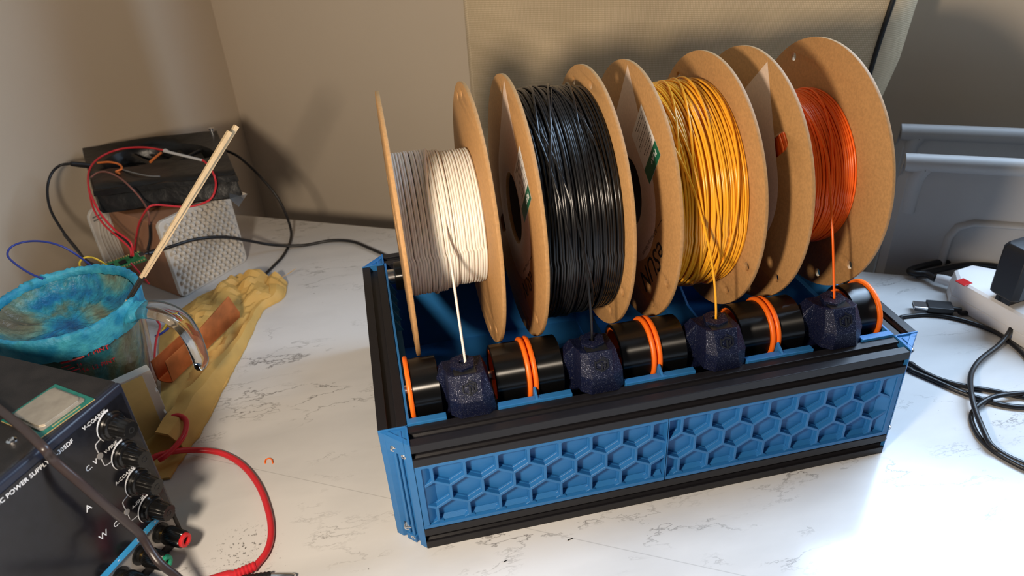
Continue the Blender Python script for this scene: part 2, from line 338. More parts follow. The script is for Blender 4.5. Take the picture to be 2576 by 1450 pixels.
def disc_with_holes(outer, holes, th, org, ax, ay, name, m, parent, bevel=0.3):   # flat sheet with real holes
    c = bpy.data.curves.new('d', 'CURVE'); c.dimensions = '2D'; c.fill_mode = 'BOTH'; c.extrude = (th/2-bevel); c.bevel_depth = bevel; c.bevel_resolution = 1
    for k, lp in enumerate([outer]+holes):
        sp = c.splines.new('POLY'); sp.points.add(len(lp)-1); sp.use_cyclic_u = True
        for i, q in enumerate(lp): sp.points[i].co = (q[0], q[1], 0, 1)
    ob = bpy.data.objects.new('d', c); COL.objects.link(ob)
    dg = bpy.context.evaluated_depsgraph_get(); me = bpy.data.meshes.new_from_object(ob.evaluated_get(dg))
    ax = V(ax); ay = V(ay); az = ax.cross(ay); org = V(org); mb = MB()
    mb.add([org+ax*v.co.x+ay*v.co.y+az*v.co.z for v in me.vertices], [list(f.vertices) for f in me.polygons])
    bpy.data.objects.remove(ob); bpy.data.curves.remove(c); bpy.data.meshes.remove(me)
    return mb.build(name, m, parent, smooth=40)
def circ(cx, cy, r, n=64, ry=None, rot=0):
    ry = ry or r; c, s_ = math.cos(rot), math.sin(rot)
    out = []
    for i in range(n):
        a = 2*math.pi*i/n; e = 1 if r == ry else .6
        x, y = r*math.copysign(abs(math.cos(a))**e, math.cos(a)), ry*math.copysign(abs(math.sin(a))**e, math.sin(a)); out.append((cx+x*c-y*s_, cy+x*s_+y*c))
    return out

# ------------------------------------------------------------------ setting
A = V((-169.1, 626.2, 0)); U = V((.8815, -.4722, 0)); W = V((.4722, .8815, 0)); Z = V((0, 0, 1))   # table edge directions
GAP, LEFT = 232, -134
def uv(u, v, z=0): return A+U*u+W*v+Z*z
def setting():
    b = MB(); b.obox(uv(-95, 0, -28), U*1700, -W*1150, Z*28)
    t = thing('table', 'white marble-patterned table that everything in front stands on', 'table', uv(600, -500, -720))
    b.build('tabletop', 'marble', t, bevel=1.5)
    g = MB()
    for u, v in ((-60, -40), (1550, -40), (-60, -1110), (1550, -1110)):
        l = MB(); l.obox(uv(u, v, -720), U*45, -W*45, Z*692); l.build('leg', 'bin', t, bevel=2)
    def st(name, mb, m): o = mb.build(name, m, smooth=0); o['kind'] = 'structure'; return o
    b = MB(); b.obox(uv(-1200, GAP+60, -740), U*4200, -W*3000, Z*20); st('floor', b, 'floor')
    b = MB(); b.obox(uv(LEFT-60, GAP, -720), U*60, -W*2600, Z*2700); st('wall_left', b, 'wall')
    # back wall with a window opening to the right of the view
    wu0, wu1, wz0, wz1 = 835, 1950, 470, 1500
    b = MB()
    b.obox(uv(LEFT-60, GAP, -720), U*(wu0-LEFT+60), W*60, Z*2700)
    b.obox(uv(wu0, GAP, -720), U*(wu1-wu0), W*60, Z*(720+wz0))
    b.obox(uv(wu0, GAP, wz1), U*(wu1-wu0), W*60, Z*(1980-wz1))
    b.obox(uv(wu1, GAP, -720), U*700, W*60, Z*2700)
    st('wall_back', b, 'wall')
    b = MB()
    for u0, u1, z0, z1 in ((wu0, wu0+35, wz0, wz1), (wu1-35, wu1, wz0, wz1), (wu0, wu1, wz0, wz0+35), (wu0, wu1, wz1-35, wz1)):
        b.obox(uv(u0, GAP+15, z0), U*(u1-u0), W*30, Z*(z1-z0))
    st('window_1', b, 'frame')
    return (wu0, wu1, wz0, wz1)
WIN = setting()

# ------------------------------------------------------------------ spool box
L_, W_, H_ = 407.0, 264.6, 101.8
YC, ZC = 136.46, 195.25
RY, RZ, RR = 53.5, 105.5, 22.0
FX = [62.2, 154.5, 246.9, 339.3]
SP = [(36.0, 96.2), (125.8, 185.4), (218.3, 278.6), (312.9, 373.0)]

def rail_profile():
    q = [(-10, -10), (-3.1, -10), (-3.1, -8), (-5.8, -8), (-3.2, -5.2), (3.2, -5.2), (5.8, -8), (3.1, -8), (3.1, -10)]
    out = []
    for k in range(4):
        a = k*math.pi/2; c, s_ = round(math.cos(a)), round(math.sin(a))
        out += [(x*c-y*s_, x*s_+y*c) for x, y in q]
    return out
def spool_box():
    t = thing('filament_box', 'low blue and black box of slotted rails with honeycomb front panels, carrying four spools', 'filament box', (L_/2, W_/2, 0))
    prof = rail_profile()
    def rail(o, ax, ay, h):
        b = MB(); b.prism(prof, h, o, ax, ay); b.build('rail', 'rail', t, smooth=0, bevel=.35)
    for z in (10, H_-10):
        rail((20, 10, z), (0, 1, 0), (0, 0, 1), L_-40)
        rail((20, W_-10, z), (0, 1, 0), (0, 0, 1), L_-40)
        rail((10, 20, z), (0, 0, 1), (1, 0, 0), W_-40)
        rail((L_-10, 20, z), (0, 0, 1), (1, 0, 0), W_-40)
    # corner brackets: triangular columns with ribbed diagonal face
    for cx, cy, sx, sy in ((20, 20, -1, -1), (L_-20, 20, 1, -1), (20, W_-20, -1, 1), (L_-20, W_-20, 1, 1)):
        b = MB(); T = lambda x, y: (cx+sx*x, cy+sy*y)
        # core, set back behind the diagonal
        def pr(poly, z0, z1): b.prism([T(*p) for p in poly], z1-z0, (0, 0, z0))
        pr([(0, 0), (16.6, 0), (0, 16.6)], .8, H_-.6)
        pr([(14.5, 0), (20, 0), (15.8, 4.2), (10.5, 4)], .6, H_+.4)      # lip along the front rail
        pr([(0, 14.5), (4, 10.5), (4.2, 15.8), (0, 20)], .6, H_+.4)
        pr([(12.3, 2.2), (15.8, 4.2), (4.2, 15.8), (2.2, 12.3)], H_-13, H_+.4)   # top web
        pr([(10.6, 3.9), (13, 7), (7, 13), (3.9, 10.6)], .6, 7)
        pr([(0, 0), (20, 0), (19, 1.3), (0, 1.3)], H_-.6, H_+1.2); pr([(0, 0), (0, 20), (1.3, 18.7), (1.3, 0)], H_-.6, H_+1.2)
        pr([(4.5, 3), (6.3, 3), (6.3, 12), (4.5, 13.5)], H_-.6, H_+.2)
        for k in (0.42, 0.60, 0.82):                                                # ribs running down the diagonal
            x = 16.6*(1-k)+.9; y = 16.6*k+.9
            pr([(x-1.4, y+.2), (x+.2, y-1.4), (x+1.2, y-.3), (x-.3, y+1.2)], 7, H_-13)
        br = b.build('corner_bracket', 'blue', t, smooth=0, bevel=.3)
        d = V((sx, sy, 0)).normalized(); e = V((-sy, sx, 0)).normalized()*(1 if sx*sy > 0 else -1)
        for z, off, big in ((92.5, -2.6, 1), (88.5, 6.2, 0), (13.5, -3.6, 1), (4.5, 1.5, 0)):
            c = V((cx, cy, z))+d*12.2+e*off
            if big:
                q = MB(); q.lathe([(0, 3.4), (.4, 3.4)], c-e*5.5-d*.2, d, 24); q.build('screw_hole_shade', 'ink', br)  # flat black disc painted in for the shade inside the screw hole
            q = MB(); ax = (d*.75-Z*.30+e*.62).normalized() if big else (d-Z*.1).normalized(); k = 1 if big else .75
            q.lathe([(-3, 1.7*k), (-1, 1.7*k), (-1, 2.8*k), (2.4*k, 2.8*k), (2.8*k, 2.5*k), (2.8*k, 1.4*k), (1.2, 1.3*k), (1.2, .05)], c, ax, 24); q.build('screw', 'steel', br)
    # honeycomb front panels
    PX = [(20.4, 201.3), (201.9, L_-20.4)]
    z0, z1 = 20.3, H_-20.3; zc = 51.0; a = 22.65/math.sqrt(3)
    def hexedges():
        E_ = {}
        for row in (-2, -1, 0, 1, 2):
            for k in range(-2, 20):
                hx = 31.4+22.65*k+(11.325 if row % 2 else 0); hz = zc+row*1.5*a
                P = [(hx+a*math.cos(math.radians(60*i+30)), hz+a*math.sin(math.radians(60*i+30))) for i in range(6)]
                for i in range(6):
                    p, q = P[i], P[(i+1) % 6]; key = (round((p[0]+q[0])/2, 1), round((p[1]+q[1])/2, 1)); E_[key] = (p, q)
        return E_.values()
    def clip(p, q, x0, x1, y0, y1):
        t0, t1 = 0, 1; dx, dy = q[0]-p[0], q[1]-p[1]
        for pp, qq in ((-dx, p[0]-x0), (dx, x1-p[0]), (-dy, p[1]-y0), (dy, y1-p[1])):
            if abs(pp) < 1e-9:
                if qq < 0: return None
            else:
                r = qq/pp
                if pp < 0: t0 = max(t0, r)
                else: t1 = min(t1, r)
        if t1-t0 < .02: return None
        return ((p[0]+dx*t0, p[1]+dy*t0), (p[0]+dx*t1, p[1]+dy*t1))
    for pi, (x0, x1) in enumerate(PX):
        b = MB(); fl, fr = (4.2, 0.6) if pi == 0 else (0.6, 4.2)
        yb = 7.2
        b.box(x0, yb, z0, x1, yb+2.2, z1)                                   # back
        b.box(x0, .3, z1-2.2, x1, yb, z1); b.box(x0, .3, z0, x1, yb, z0+3.2)
        b.box(x0, .3, z0+3.2, x0+fl, yb, z1-2.2); b.box(x1-fr, .3, z0+3.2, x1, yb, z1-2.2)
        for xx, sg in (((x0+fl, 1),) if pi == 0 else ((x1-fr, -1),)):       # scooped outer side
            b.prism([(xx, 1.2), (xx+sg*8, yb), (xx, yb)], z1-z0-6, (0, 0, z0+3.2))
        b.prism([(3.2, z0+3.2), (yb, z0+3.2), (yb, z0+5.5)], x1-x0-2, (x0+1, 0, 0), (0, 1, 0), (0, 0, 1), (1, 0, 0))
        for p, q in hexedges():
            jj = .04*(1 if abs(p[0]-q[0]) < .1 else (2 if (p[0]-q[0])*(p[1]-q[1]) > 0 else 3))
            c = clip(p, q, x0+fl-.5, x1-fr+.5, z0+3, z1-2)
            if not c: continue
            p, q = V((c[0][0], 0, c[0][1])), V((c[1][0], 0, c[1][1])); d = (q-p); l = d.length; d.normalize(); n_ = d.cross(V((0, 1, 0)))
            for wd, ya, yb2 in ((2.2, 1.6, yb), (3.3, 5.2, yb)):
                b.obox(p-d*1.0-n_*(wd/2)+V((0, ya+jj, 0)), d*(l+2.0), n_*wd, V((0, yb2-ya-jj, 0)))
        b.build('honeycomb_panel', 'blue', t, smooth=0, bevel=.25, seg=1)
    # inner tray
    b = MB(); b.box(20.2, 20.5, 3, L_-20.2, W_-20.5, 6); b.build('tray_floor', 'blue', t, smooth=0)
    b = MB()
    b.prism([(70, 8), (105, 30), (168, 30), (203, 8)], L_-42, (21, 0, 0), (0, 1, 0), (0, 0, 1), (1, 0, 0)); b.build('tray_bed', 'blue', t, smooth=0, bevel=.5)
    for x, sg in ((20.3, 1), (L_-20.3, -1)):
        b = MB(); b.obox((x, 20.5, 6), (sg*1.8, 0, 0), (0, W_-41, 0), (0, 0, H_-4)); b.obox((x+sg*1.8, 20.5, 8), (sg*5, 0, 0), (0, 12, 0), (0, 0, 66))
        for k in range(5):                                                   # triangular gussets
            y = 150+k*15
            b.prism([(x+sg*1.8, 0), (x+sg*8, -12), (x+sg*1.8, -12)], 1.6, (0, y, H_+1), (1, 0, 0), (0, 0, 1), (0, 1, 0))
        b.obox((x+sg*1.8, 60, 8), (sg*4.5, 0, 0), (0, 170, 0), (0, 0, 74))
        b.build('side_liner', 'blue', t, smooth=0, bevel=.3)
    b = MB(); b.box(22, W_-23, 6, L_-22, W_-20.6, H_-6); b.build('rear_liner', 'blue', t, smooth=0, bevel=.3)
    xd = [111.3, 203.6, 296.6]
    segs = [(20.3, 47.5), (83.5, 136.5), (175.8, 228.5), (268.2, 321), (360.6, L_-20.3)]
    b = MB(); b.box(22, 20.6, 6, L_-22, 22.8, H_-4)
    for x0, x1 in segs: b.box(x0, 19.6, H_-4, x1, 25.2, H_+2.2)
    for x in xd:
        b.prism([(20, 82), (37, 82), (29, H_+7), (20, H_+2.2)], 1.8, (x-.9, 0, 0), (0, 1, 0), (0, 0, 1), (1, 0, 0))
        b.prism([(x-3.2, 20.2), (x+3.2, 20.2), (x+.9, 27), (x-.9, 27)], 4, (0, 0, H_-1.6))
    b.build('front_liner', 'blue', t, smooth=0, bevel=.4)
    for x in xd:
        b = MB(); b.prism([(37, 8), (37, 84), (60, 62), (90, 44), (182, 44), (215, 60), (W_-24, 84), (W_-24, 8)], 2.4, (x-1.2, 0, 0), (0, 1, 0), (0, 0, 1), (1, 0, 0))
        b.build('divider', 'blue', t, smooth=0, bevel=.4)
    for x in (66, 155, 247, 339):
        b = MB(); b.tube([(x-9, 150, 30.6), (x-7, 150, 32.4), (x+7, 150, 32.4), (x+9, 150, 30.6)], .9, 6); b.build('floor_clip', 'ink', t)
    # rollers
    rl = [(27.2, 46.6, 0), (85.5, 107.2, 1), (115.2, 134.5, 0), (177.6, 199.4, 1), (207.4, 227.2, 0), (270.0, 292.2, 1), (300.2, 320.0, 0), (362.0, 379.8, 1)]
    for x0, x1, side in rl:
        b = MB(); r = RR; b.lathe([(0, r-2.4), (0, r-.6), (.5, r), (x1-x0-.5, r), (x1-x0, r-.6), (x1-x0, r-2.4)], (x0, RY, RZ), (1, 0, 0), 72, closed=True)
        tr = b.build('roller_tyre', 'tyre', t, smooth=50)
        tag(tr, 'glossy black roller tyre with orange rim')
        b = MB(); rx = x1+.2 if side else x0-.2; sg = 1 if side else -1
        b.lathe([(0, r-6), (0, r+1.6), (sg*1.0, r+2.4), (sg*2.4, r+2.4), (sg*3.2, r+1.6), (sg*3.2, r-6)], (rx, RY, RZ), (1, 0, 0), 72, closed=True)
        o0, o1 = (x0+1.0, x1) if side else (x0, x1-1)
        b.lathe([(0, 4), (0, r-2.5), (o1-o0, r-2.5), (o1-o0, r-4.2), (3, r-4.2), (3, 4)] if not side else
                [(0, r-4.2), (0, r-2.5), (o1-o0, r-2.5), (o1-o0, 4), (o1-o0-3, 4), (o1-o0-3, r-4.2)], (o0, RY, RZ), (1, 0, 0), 48, closed=True)
        b.build('roller_rim', 'orange_p', tr, smooth=50)
    b = MB(); b.cyl((22.2, RY, RZ), (1, 0, 0), 3.9, L_-44.4); b.build('roller_shaft', 'steel', t)
    b = MB(); ry2 = 2*YC-RY+2; b.cyl((22.2, ry2, RZ-4), (1, 0, 0), 7, L_-44.4); b.build('rear_shaft', 'steel', t)
    for x0, x1 in ((28, 118), (126, 196), (216, 288), (306, 379)):
        b = MB(); b.lathe([(0, 7.2), (0, RR-10), (1, RR-9), (10, RR-9), (10.5, RR-4.6), (x1-x0-10, RR-4.6), (x1-x0-9.5, RR-9), (x1-x0, RR-9), (x1-x0, 7.2)], (x0, ry2, RZ-4), (1, 0, 0), 48, closed=True)
        b.build('rear_roller', 'tyre', t)
    # feeders
    for cx in FX:
        def ring(pts, z): return [V((cx+p[0], p[1], z)) for p in pts]
        r1 = ring([(-20.5, 39), (-12, 37), (-11.2, 22.5), (-5, 16.9), (14.5, 16.9), (20.2, 21.6), (20.4, 52), (-20.5, 52)], H_+.3)
        r2 = ring([(-20.5, 39), (-12.4, 37), (-11.4, 21.0), (-4.6, 15.2), (10.2, 15.2), (18.8, 20.6), (19.6, 52), (-20.5, 52)], 117)
        r3 = ring([(-18, 41), (-12, 38), (-10.4, 26.4), (-6.2, 23.6), (11.4, 23.4), (14.8, 26.4), (15.6, 49.5), (-12, 49.5)], 131.5)
        for k_, zz in enumerate((122, 131, 133.2, 133.8, 133.8, 133.2, 129, 129)): r3[k_].z = zz
        b = MB(); b.loft([r1, r2, r3]); b.box(cx-20, 38.5, 80, cx+20, 52, H_+1)
        f = b.build('feeder', 'navy', t, smooth=0, bevel=.3)
        tag(f, 'faceted navy filament feeder with a round inlet')
        # notch with inlet nut and funnel
        b = MB(); b.box(cx-6, 23.6, 132.8, cx+9.2, 44, 133.5); b.build('notch', 'chip', f, smooth=0)
        hx = [(9.3*math.cos(math.radians(60*i+20)), 9.3*math.sin(math.radians(60*i+20))) for i in range(6)]
        c0 = V((cx+1.2, 36.5, 0)); b = MB()
        b.loft([[c0+V((x*.92, y*.92, 131)) for x, y in hx], [c0+V((x, y, 135.6)) for x, y in hx], [c0+V((x*.26, y*.26, 135.6)) for x, y in hx], [c0+V((x*.22, y*.22, 132.5)) for x, y in hx]])
        b.build('inlet_nut', 'navy', f, smooth=0, bevel=.25)
        # hexagonal emblem on the sloped face
        p0 = V((cx-4.6, 15.2, 118)); p1 = V((cx+10.2, 15.2, 118)); p3 = V((cx-6.2, 26.4, 131.5))
        ex = V((1, 0, 0)); ey = (V((cx+2, 23.5, 134.2))-V((cx+2, 15.2, 117))).normalized(); n_ = ex.cross(ey); c = V((cx+2.7, 15.0, 117))+ey*10
        b = MB()
        R1, R0 = 5.6, 4.7; hp = [(math.cos(math.radians(60*i+30)), math.sin(math.radians(60*i+30))) for i in range(6)]
        for i in range(6):
            if i in (1,): continue
            p, q = hp[i], hp[(i+1) % 6]
            b.prism([(p[0]*R1, p[1]*R1), (q[0]*R1, q[1]*R1), (q[0]*R0, q[1]*R0), (p[0]*R0, p[1]*R0)], .7, c, ex, ey)
        b.prism([(-.5, -4.2), (.7, -4.2), (.7, 1.2), (-.5, 1.2)], .7, c, ex, ey)
        b.prism([(-3.4, .8), (0, 2.6), (3.6, .8), (3.6, 2), (0, 3.8), (-3.4, 2)], .7, c, ex, ey)
        b.prism([(1.9, -2.6), (2.9, -2.1), (2.9, .6), (1.9, .6)], .7, c, ex, ey)
        b.build('emblem', 'adapter', f, smooth=0)
    for x in (30, L_-38):
        for y in (6, W_-14): b = MB(); b.box(x, y, 0, x+8, y+8, .2); b.build('foot', 'cable', t, smooth=0)
    return t
BOX = spool_box()

# ------------------------------------------------------------------ spools
def spool(i, x0, x1, m, R, label, angs, tip, slotang, turns_noise, cross, pale_ang=None, fr=98.8, dz=0):
    yc, zc = YC, ZC+dz
    t = thing('filament_spool', label, 'filament spool', ((x0+x1)/2, yc, zc-fr), None)
    AX, AY = V((0, -1, 0)), V((0, 0, 1))          # seen from the left: right = -Y
    P2 = lambda y, z: (-(y-yc), z-zc)
    for k, x in enumerate((x0, x1)):
        holes = [circ(0, 0, 27)]
        for a in angs[k]:
            holes.append(circ(-89*math.cos(math.radians(a)), 89*math.sin(math.radians(a)), 3.6, 20))
        sa = math.radians(slotang[k] or 0)
        if slotang[k] is not None: holes.append(circ(-62*math.cos(sa), 62*math.sin(sa), 13.5, 32, ry=7.5, rot=math.pi-sa))
        outer = circ(0, 0, fr, 160)
        fl = disc_with_holes(outer, holes, 2.6, (x, yc, zc), AX, AY, 'flange', M['card'], t)
        e = MB(); e.lathe([(-1.28, fr-.25), (-1.05, fr+.12), (1.05, fr+.12), (1.28, fr-.25)], (x, yc, zc), (1, 0, 0), 160, closed=True)
        ee = e.build('flange_edge', 'card_edge', fl); tag(ee, 'pale cut edge of the cardboard flange')
        if k == 0 and pale_ang is not None:       # pale printed teardrop around the hub
            r = 55; tipv = (96*math.cos(pale_ang), 96*math.sin(pale_ang)); half = math.acos(r/96); pts = [tipv]
            for q in range(0, 41):
                ang = pale_ang+half+(2*math.pi-2*half)*q/40
                pts.append((r*math.cos(ang), r*math.sin(ang)))
            disc_with_holes(pts, [circ(0, 0, 27.6)]+([circ(-62*math.cos(sa), 62*math.sin(sa), 8.8, 32, ry=12.8, rot=math.pi-sa)] if False else []), .12, (x-1.36, yc, zc), AX, AY, 'pale_print', M['print_pale'], fl, bevel=.01)
    # hub
    b = MB(); b.lathe([(0, 27), (0, 40), (x1-x0-2.6, 40), (x1-x0-2.6, 27)], (x0+1.3, yc, zc), (1, 0, 0), 64, closed=True); b.build('hub', 'hubshade', t)
    # wound filament
    b = MB(); w = x1-x0-2.8; d = 2.05 if i == 1 else 1.78; n = int(w/d); rnd = random.Random(i*11+3)
    core = MB(); core.lathe([(0, 40.2), (0, R-2.2), (w, R-2.2), (w, 40.2)], (x0+1.4, yc, zc), (1, 0, 0), 96, closed=True)
    f = core.build('filament', m, t)
    prof = tip                                    # function x-fraction -> extra radius
    jit = 0
    N_ = 96
    for k in range(n+1):
        fx = k/n; xx = x0+1.4+d/2+(w-d)*fx; base = R-1.0+prof(fx)
        ph = rnd.random()*6.28; am = rnd.uniform(.2, 1)*turns_noise; tw = rnd.uniform(-1, 1)*turns_noise*.8; pr_ = rnd.uniform(0, 1)*turns_noise*.5
        pts = []
        for q in range(N_):
            a = 2*math.pi*q/N_
            xo = xx+d*.5*(q/N_-.5)+tw*math.sin(a+ph)+.25*am*math.sin(2*a+ph*2)
            xo = min(max(xo, x0+1.4+d/2), x1-1.4-d/2)
            rr = base+pr_+.35*am*math.sin(a*1+ph*1.7)+(.3*am*math.sin(3*a+ph))
            pts.append((xo, yc-rr*math.cos(a), zc+rr*math.sin(a)))
        b.tube(pts, d/2, 8, closed=True)
    for (xa, xb, a0, a1, lift) in cross:          # loose turns lying across the others
        pts = []
        for q in range(61):
            u = q/60; a = math.radians(a0+(a1-a0)*u); env = min(1, 4*u, 4*(1-u)); rr = R+prof(u)*.5-.4+lift*env
            pts.append((xa+(xb-xa)*(u*u*(3-2*u)), yc-rr*math.cos(a), zc+rr*math.sin(a)))
        b.tube(pts, d/2, 8)
    b.build('winding', m, f, smooth=60)
    return t, f
def strand(i, R, m, f, nx, xt, wrap, drift, dz=0, bow=3):    # loose end running to the feeder inlet
    yc, zc = YC, ZC+dz; n0 = V((nx, 36.3, 135)); dx, dz_ = n0.y-yc, n0.z-zc; D = math.hypot(dx, dz_)
    base = math.degrees(math.atan2(dz_, -dx)); th = math.degrees(math.acos(R/D)); ang = base+th      # angle measured from -Y upward
    pts = [n0-V((0, 0, 6)), n0]; tp = V((xt, yc-R*math.cos(math.radians(ang)), zc+R*math.sin(math.radians(ang))))
    for q in range(1, 14):
        u = q/14; p = n0.lerp(tp, u); p.x = nx+(xt-nx)*(u**1.7); p += V((0, -1, .3))*bow*math.sin(math.pi*u); pts.append(p)
    for q in range(0, 31):
        u = q/30; a = math.radians(ang+wrap*u); rr = R+.6-max(0, u-.85)*8
        pts.append(V((xt+drift*u, yc-rr*math.cos(a), zc+rr*math.sin(a))))
    b = MB(); b.tube(pts, .9, 8); o = b.build('loose_end', m, f, smooth=60)
    return o
g0 = lambda fx: 0
sp1, f1 = spool(1, *SP[0], 'white_fil', 51.5, 'cardboard spool wound with white filament, leftmost on the blue box', ([65, 93, 245], [62, 78, 228, 250]),
    lambda fx: (1.8 if fx < .5 else (.4 if fx < .62 else -1.0)), (10, None), .5, [(58, 66, 20, 150, 2.2), (52, 64, -160, 60, 1.6)], None, 97.6, -1)
sp2, f2 = spool(2, *SP[1], 'black_fil', 84, 'cardboard spool wound nearly full with glossy black filament', ([75, 247, 222], [64, 92, 232, 205]),
    lambda fx: 2.2*math.sin(fx*math.pi)+(1.5 if fx < .4 else 0), (323, None), 1.5,
    [(132, 165, 10, 130, 2.0), (140, 172, 30, 160, 2.6), (150, 130, -40, 100, 2.2), (175, 150, 20, 140, 2.3), (162, 182, 40, 150, 2.0), (135, 148, 50, 120, 3.2), (168, 140, -60, 70, 1.8)], math.radians(95))
sp3, f3 = spool(3, *SP[2], 'yellow_fil', 78.5, 'cardboard spool wound with glossy amber yellow filament', ([-24, 204, 229], [21, 49, 201, 229]),
    lambda fx: 1.0*math.sin(fx*math.pi), (300, None), 1.9,
    [(222, 250, 0, 130, 2.0), (235, 265, 10, 150, 2.2), (262, 274, -50, 90, 2.0), (245, 228, -30, 110, 1.8), (255, 272, 30, 170, 2.4), (270, 250, -90, 40, 2), (232, 226, -80, 60, 1.6), (258, 240, -100, 20, 1.6)], math.radians(97))
sp4, f4 = spool(4, *SP[3], 'orange_fil', 61, 'cardboard spool wound with bright orange filament, rightmost on the blue box', ([39, 219, 249], [27.5, 57.5, 217.6, 247.5]),
    lambda fx: (1.2 if fx < .35 else 0), (137, None), 1.0, [(318, 345, 20, 160, 1.8), (340, 330, -60, 100, 1.6), (350, 366, 10, 120, 1.5)], math.radians(80))
strand(1, 50.5, 'white_fil', f1, FX[0]+3.5, 67.5, 55, -6, -1)
strand(2, 86, 'black_fil', f2, FX[1]+1.2, 152.5, 60, -19)
strand(3, 80.5, 'yellow_fil', f3, FX[2]+1.6, 238, 35, -14)
strand(4, 63, 'orange_fil', f4, FX[3]+2.5, 347, 55, -8)

def face_frame(x): return V((x-1.5, YC, ZC))
RGT = V((0, -1, 0))
def on_disc(px, py, X): return on(px, py, (X, 0, 0), (1, 0, 0))
def esun(X, parent, pe, pn, size):
    a = on_disc(*pe, X-1.4); c = on_disc(*pn, X-1.4); ax = (c-a).normalized(); ay = V((-1, 0, 0)).cross(ax); ay = ay if ay.dot(a-V((a.x, YC, ZC))) > 0 else -ay
    b = MB(); n = ax.cross(ay)
    text_mb(b, 'eSUN', a-ay*size*.35-ax*2, ax, ay, size, .1)
    mid = a-ay*size*.72
    text_mb(b, '3D Printing Filament', mid-ax*2, ax, ay, size*.2, .1)
    b.obox(mid-ax*16+ay*1, ax*11, ay*.5, V((-.1, 0, 0)))
    for f in b.f: pass
    b.build('lettering', 'ink', parent, smooth=0)
def sticker(X, parent, pts):
    P = [on_disc(*q, X-1.45) for q in pts]; A_, B_, C_, D_ = P; ex = (B_-A_); ey = (D_-A_); ey = ey-ex*(ey.dot(ex)/ex.dot(ex)); ey = ey.normalized()*(C_-B_).length*.98
    b = MB(); b.obox(A_, ex, ey, V((-.12, 0, 0))); s_ = b.build('sticker', 'sticker', parent, smooth=0)
    b = MB(); b.obox(A_+ex*.72+V((-.12, 0, 0)), ex*.28, ey, V((-.08, 0, 0))); g = b.build('green_band', 'green_st', s_, smooth=0)
    b = MB(); ax = ey.normalized(); ay = ex.normalized(); text_mb(b, 'PLA+', A_+ex*.80+ey*.12+V((-.25, 0, 0)), ax, ay, 6.5, .08); b.build('band_lettering', 'white_txt', s_, smooth=0)
    b = MB(); exn = ex.normalized(); eyn = ey.normalized(); rr = random.Random(4); l1, l2 = ex.length, ey.length
    for r in range(9):                       # fine print rows
        u = l1*(.08+.068*r); v = 3.0
        if r in (2, 5): b.obox(A_+exn*u+eyn*2+V((-.12, 0, 0)), exn*.18, eyn*(l2-6), V((-.05, 0, 0))); continue
        while v < l2*rr.uniform(.55, .9):
            q = rr.uniform(.8, 2.6); b.obox(A_+exn*u+eyn*v+V((-.12, 0, 0)), exn*.8, eyn*q, V((-.05, 0, 0))); v += q+.7
    b.build('fine_print', 'ink', s_, smooth=0)
def child(t, name, k=0): return [c for c in t.children if c.name.split('.')[0] == name][k]
fl3 = child(sp2, 'flange'); fl5 = child(sp3, 'flange'); fl7 = child(sp4, 'flange')
for f in (fl3, fl5, fl7): ORG.setdefault(f.name, ORG[f.parent.name])
esun(125.8, fl3, (1338, 702), (1308, 752), 19)
esun(218.3, fl5, (1666, 632), (1618, 712), 25)
sticker(125.8, fl3, ((1307, 368), (1337, 500), (1320, 562), (1294, 405)))
sticker(218.3, fl5, ((1613, 262), (1662, 390), (1633, 462), (1590, 342)))

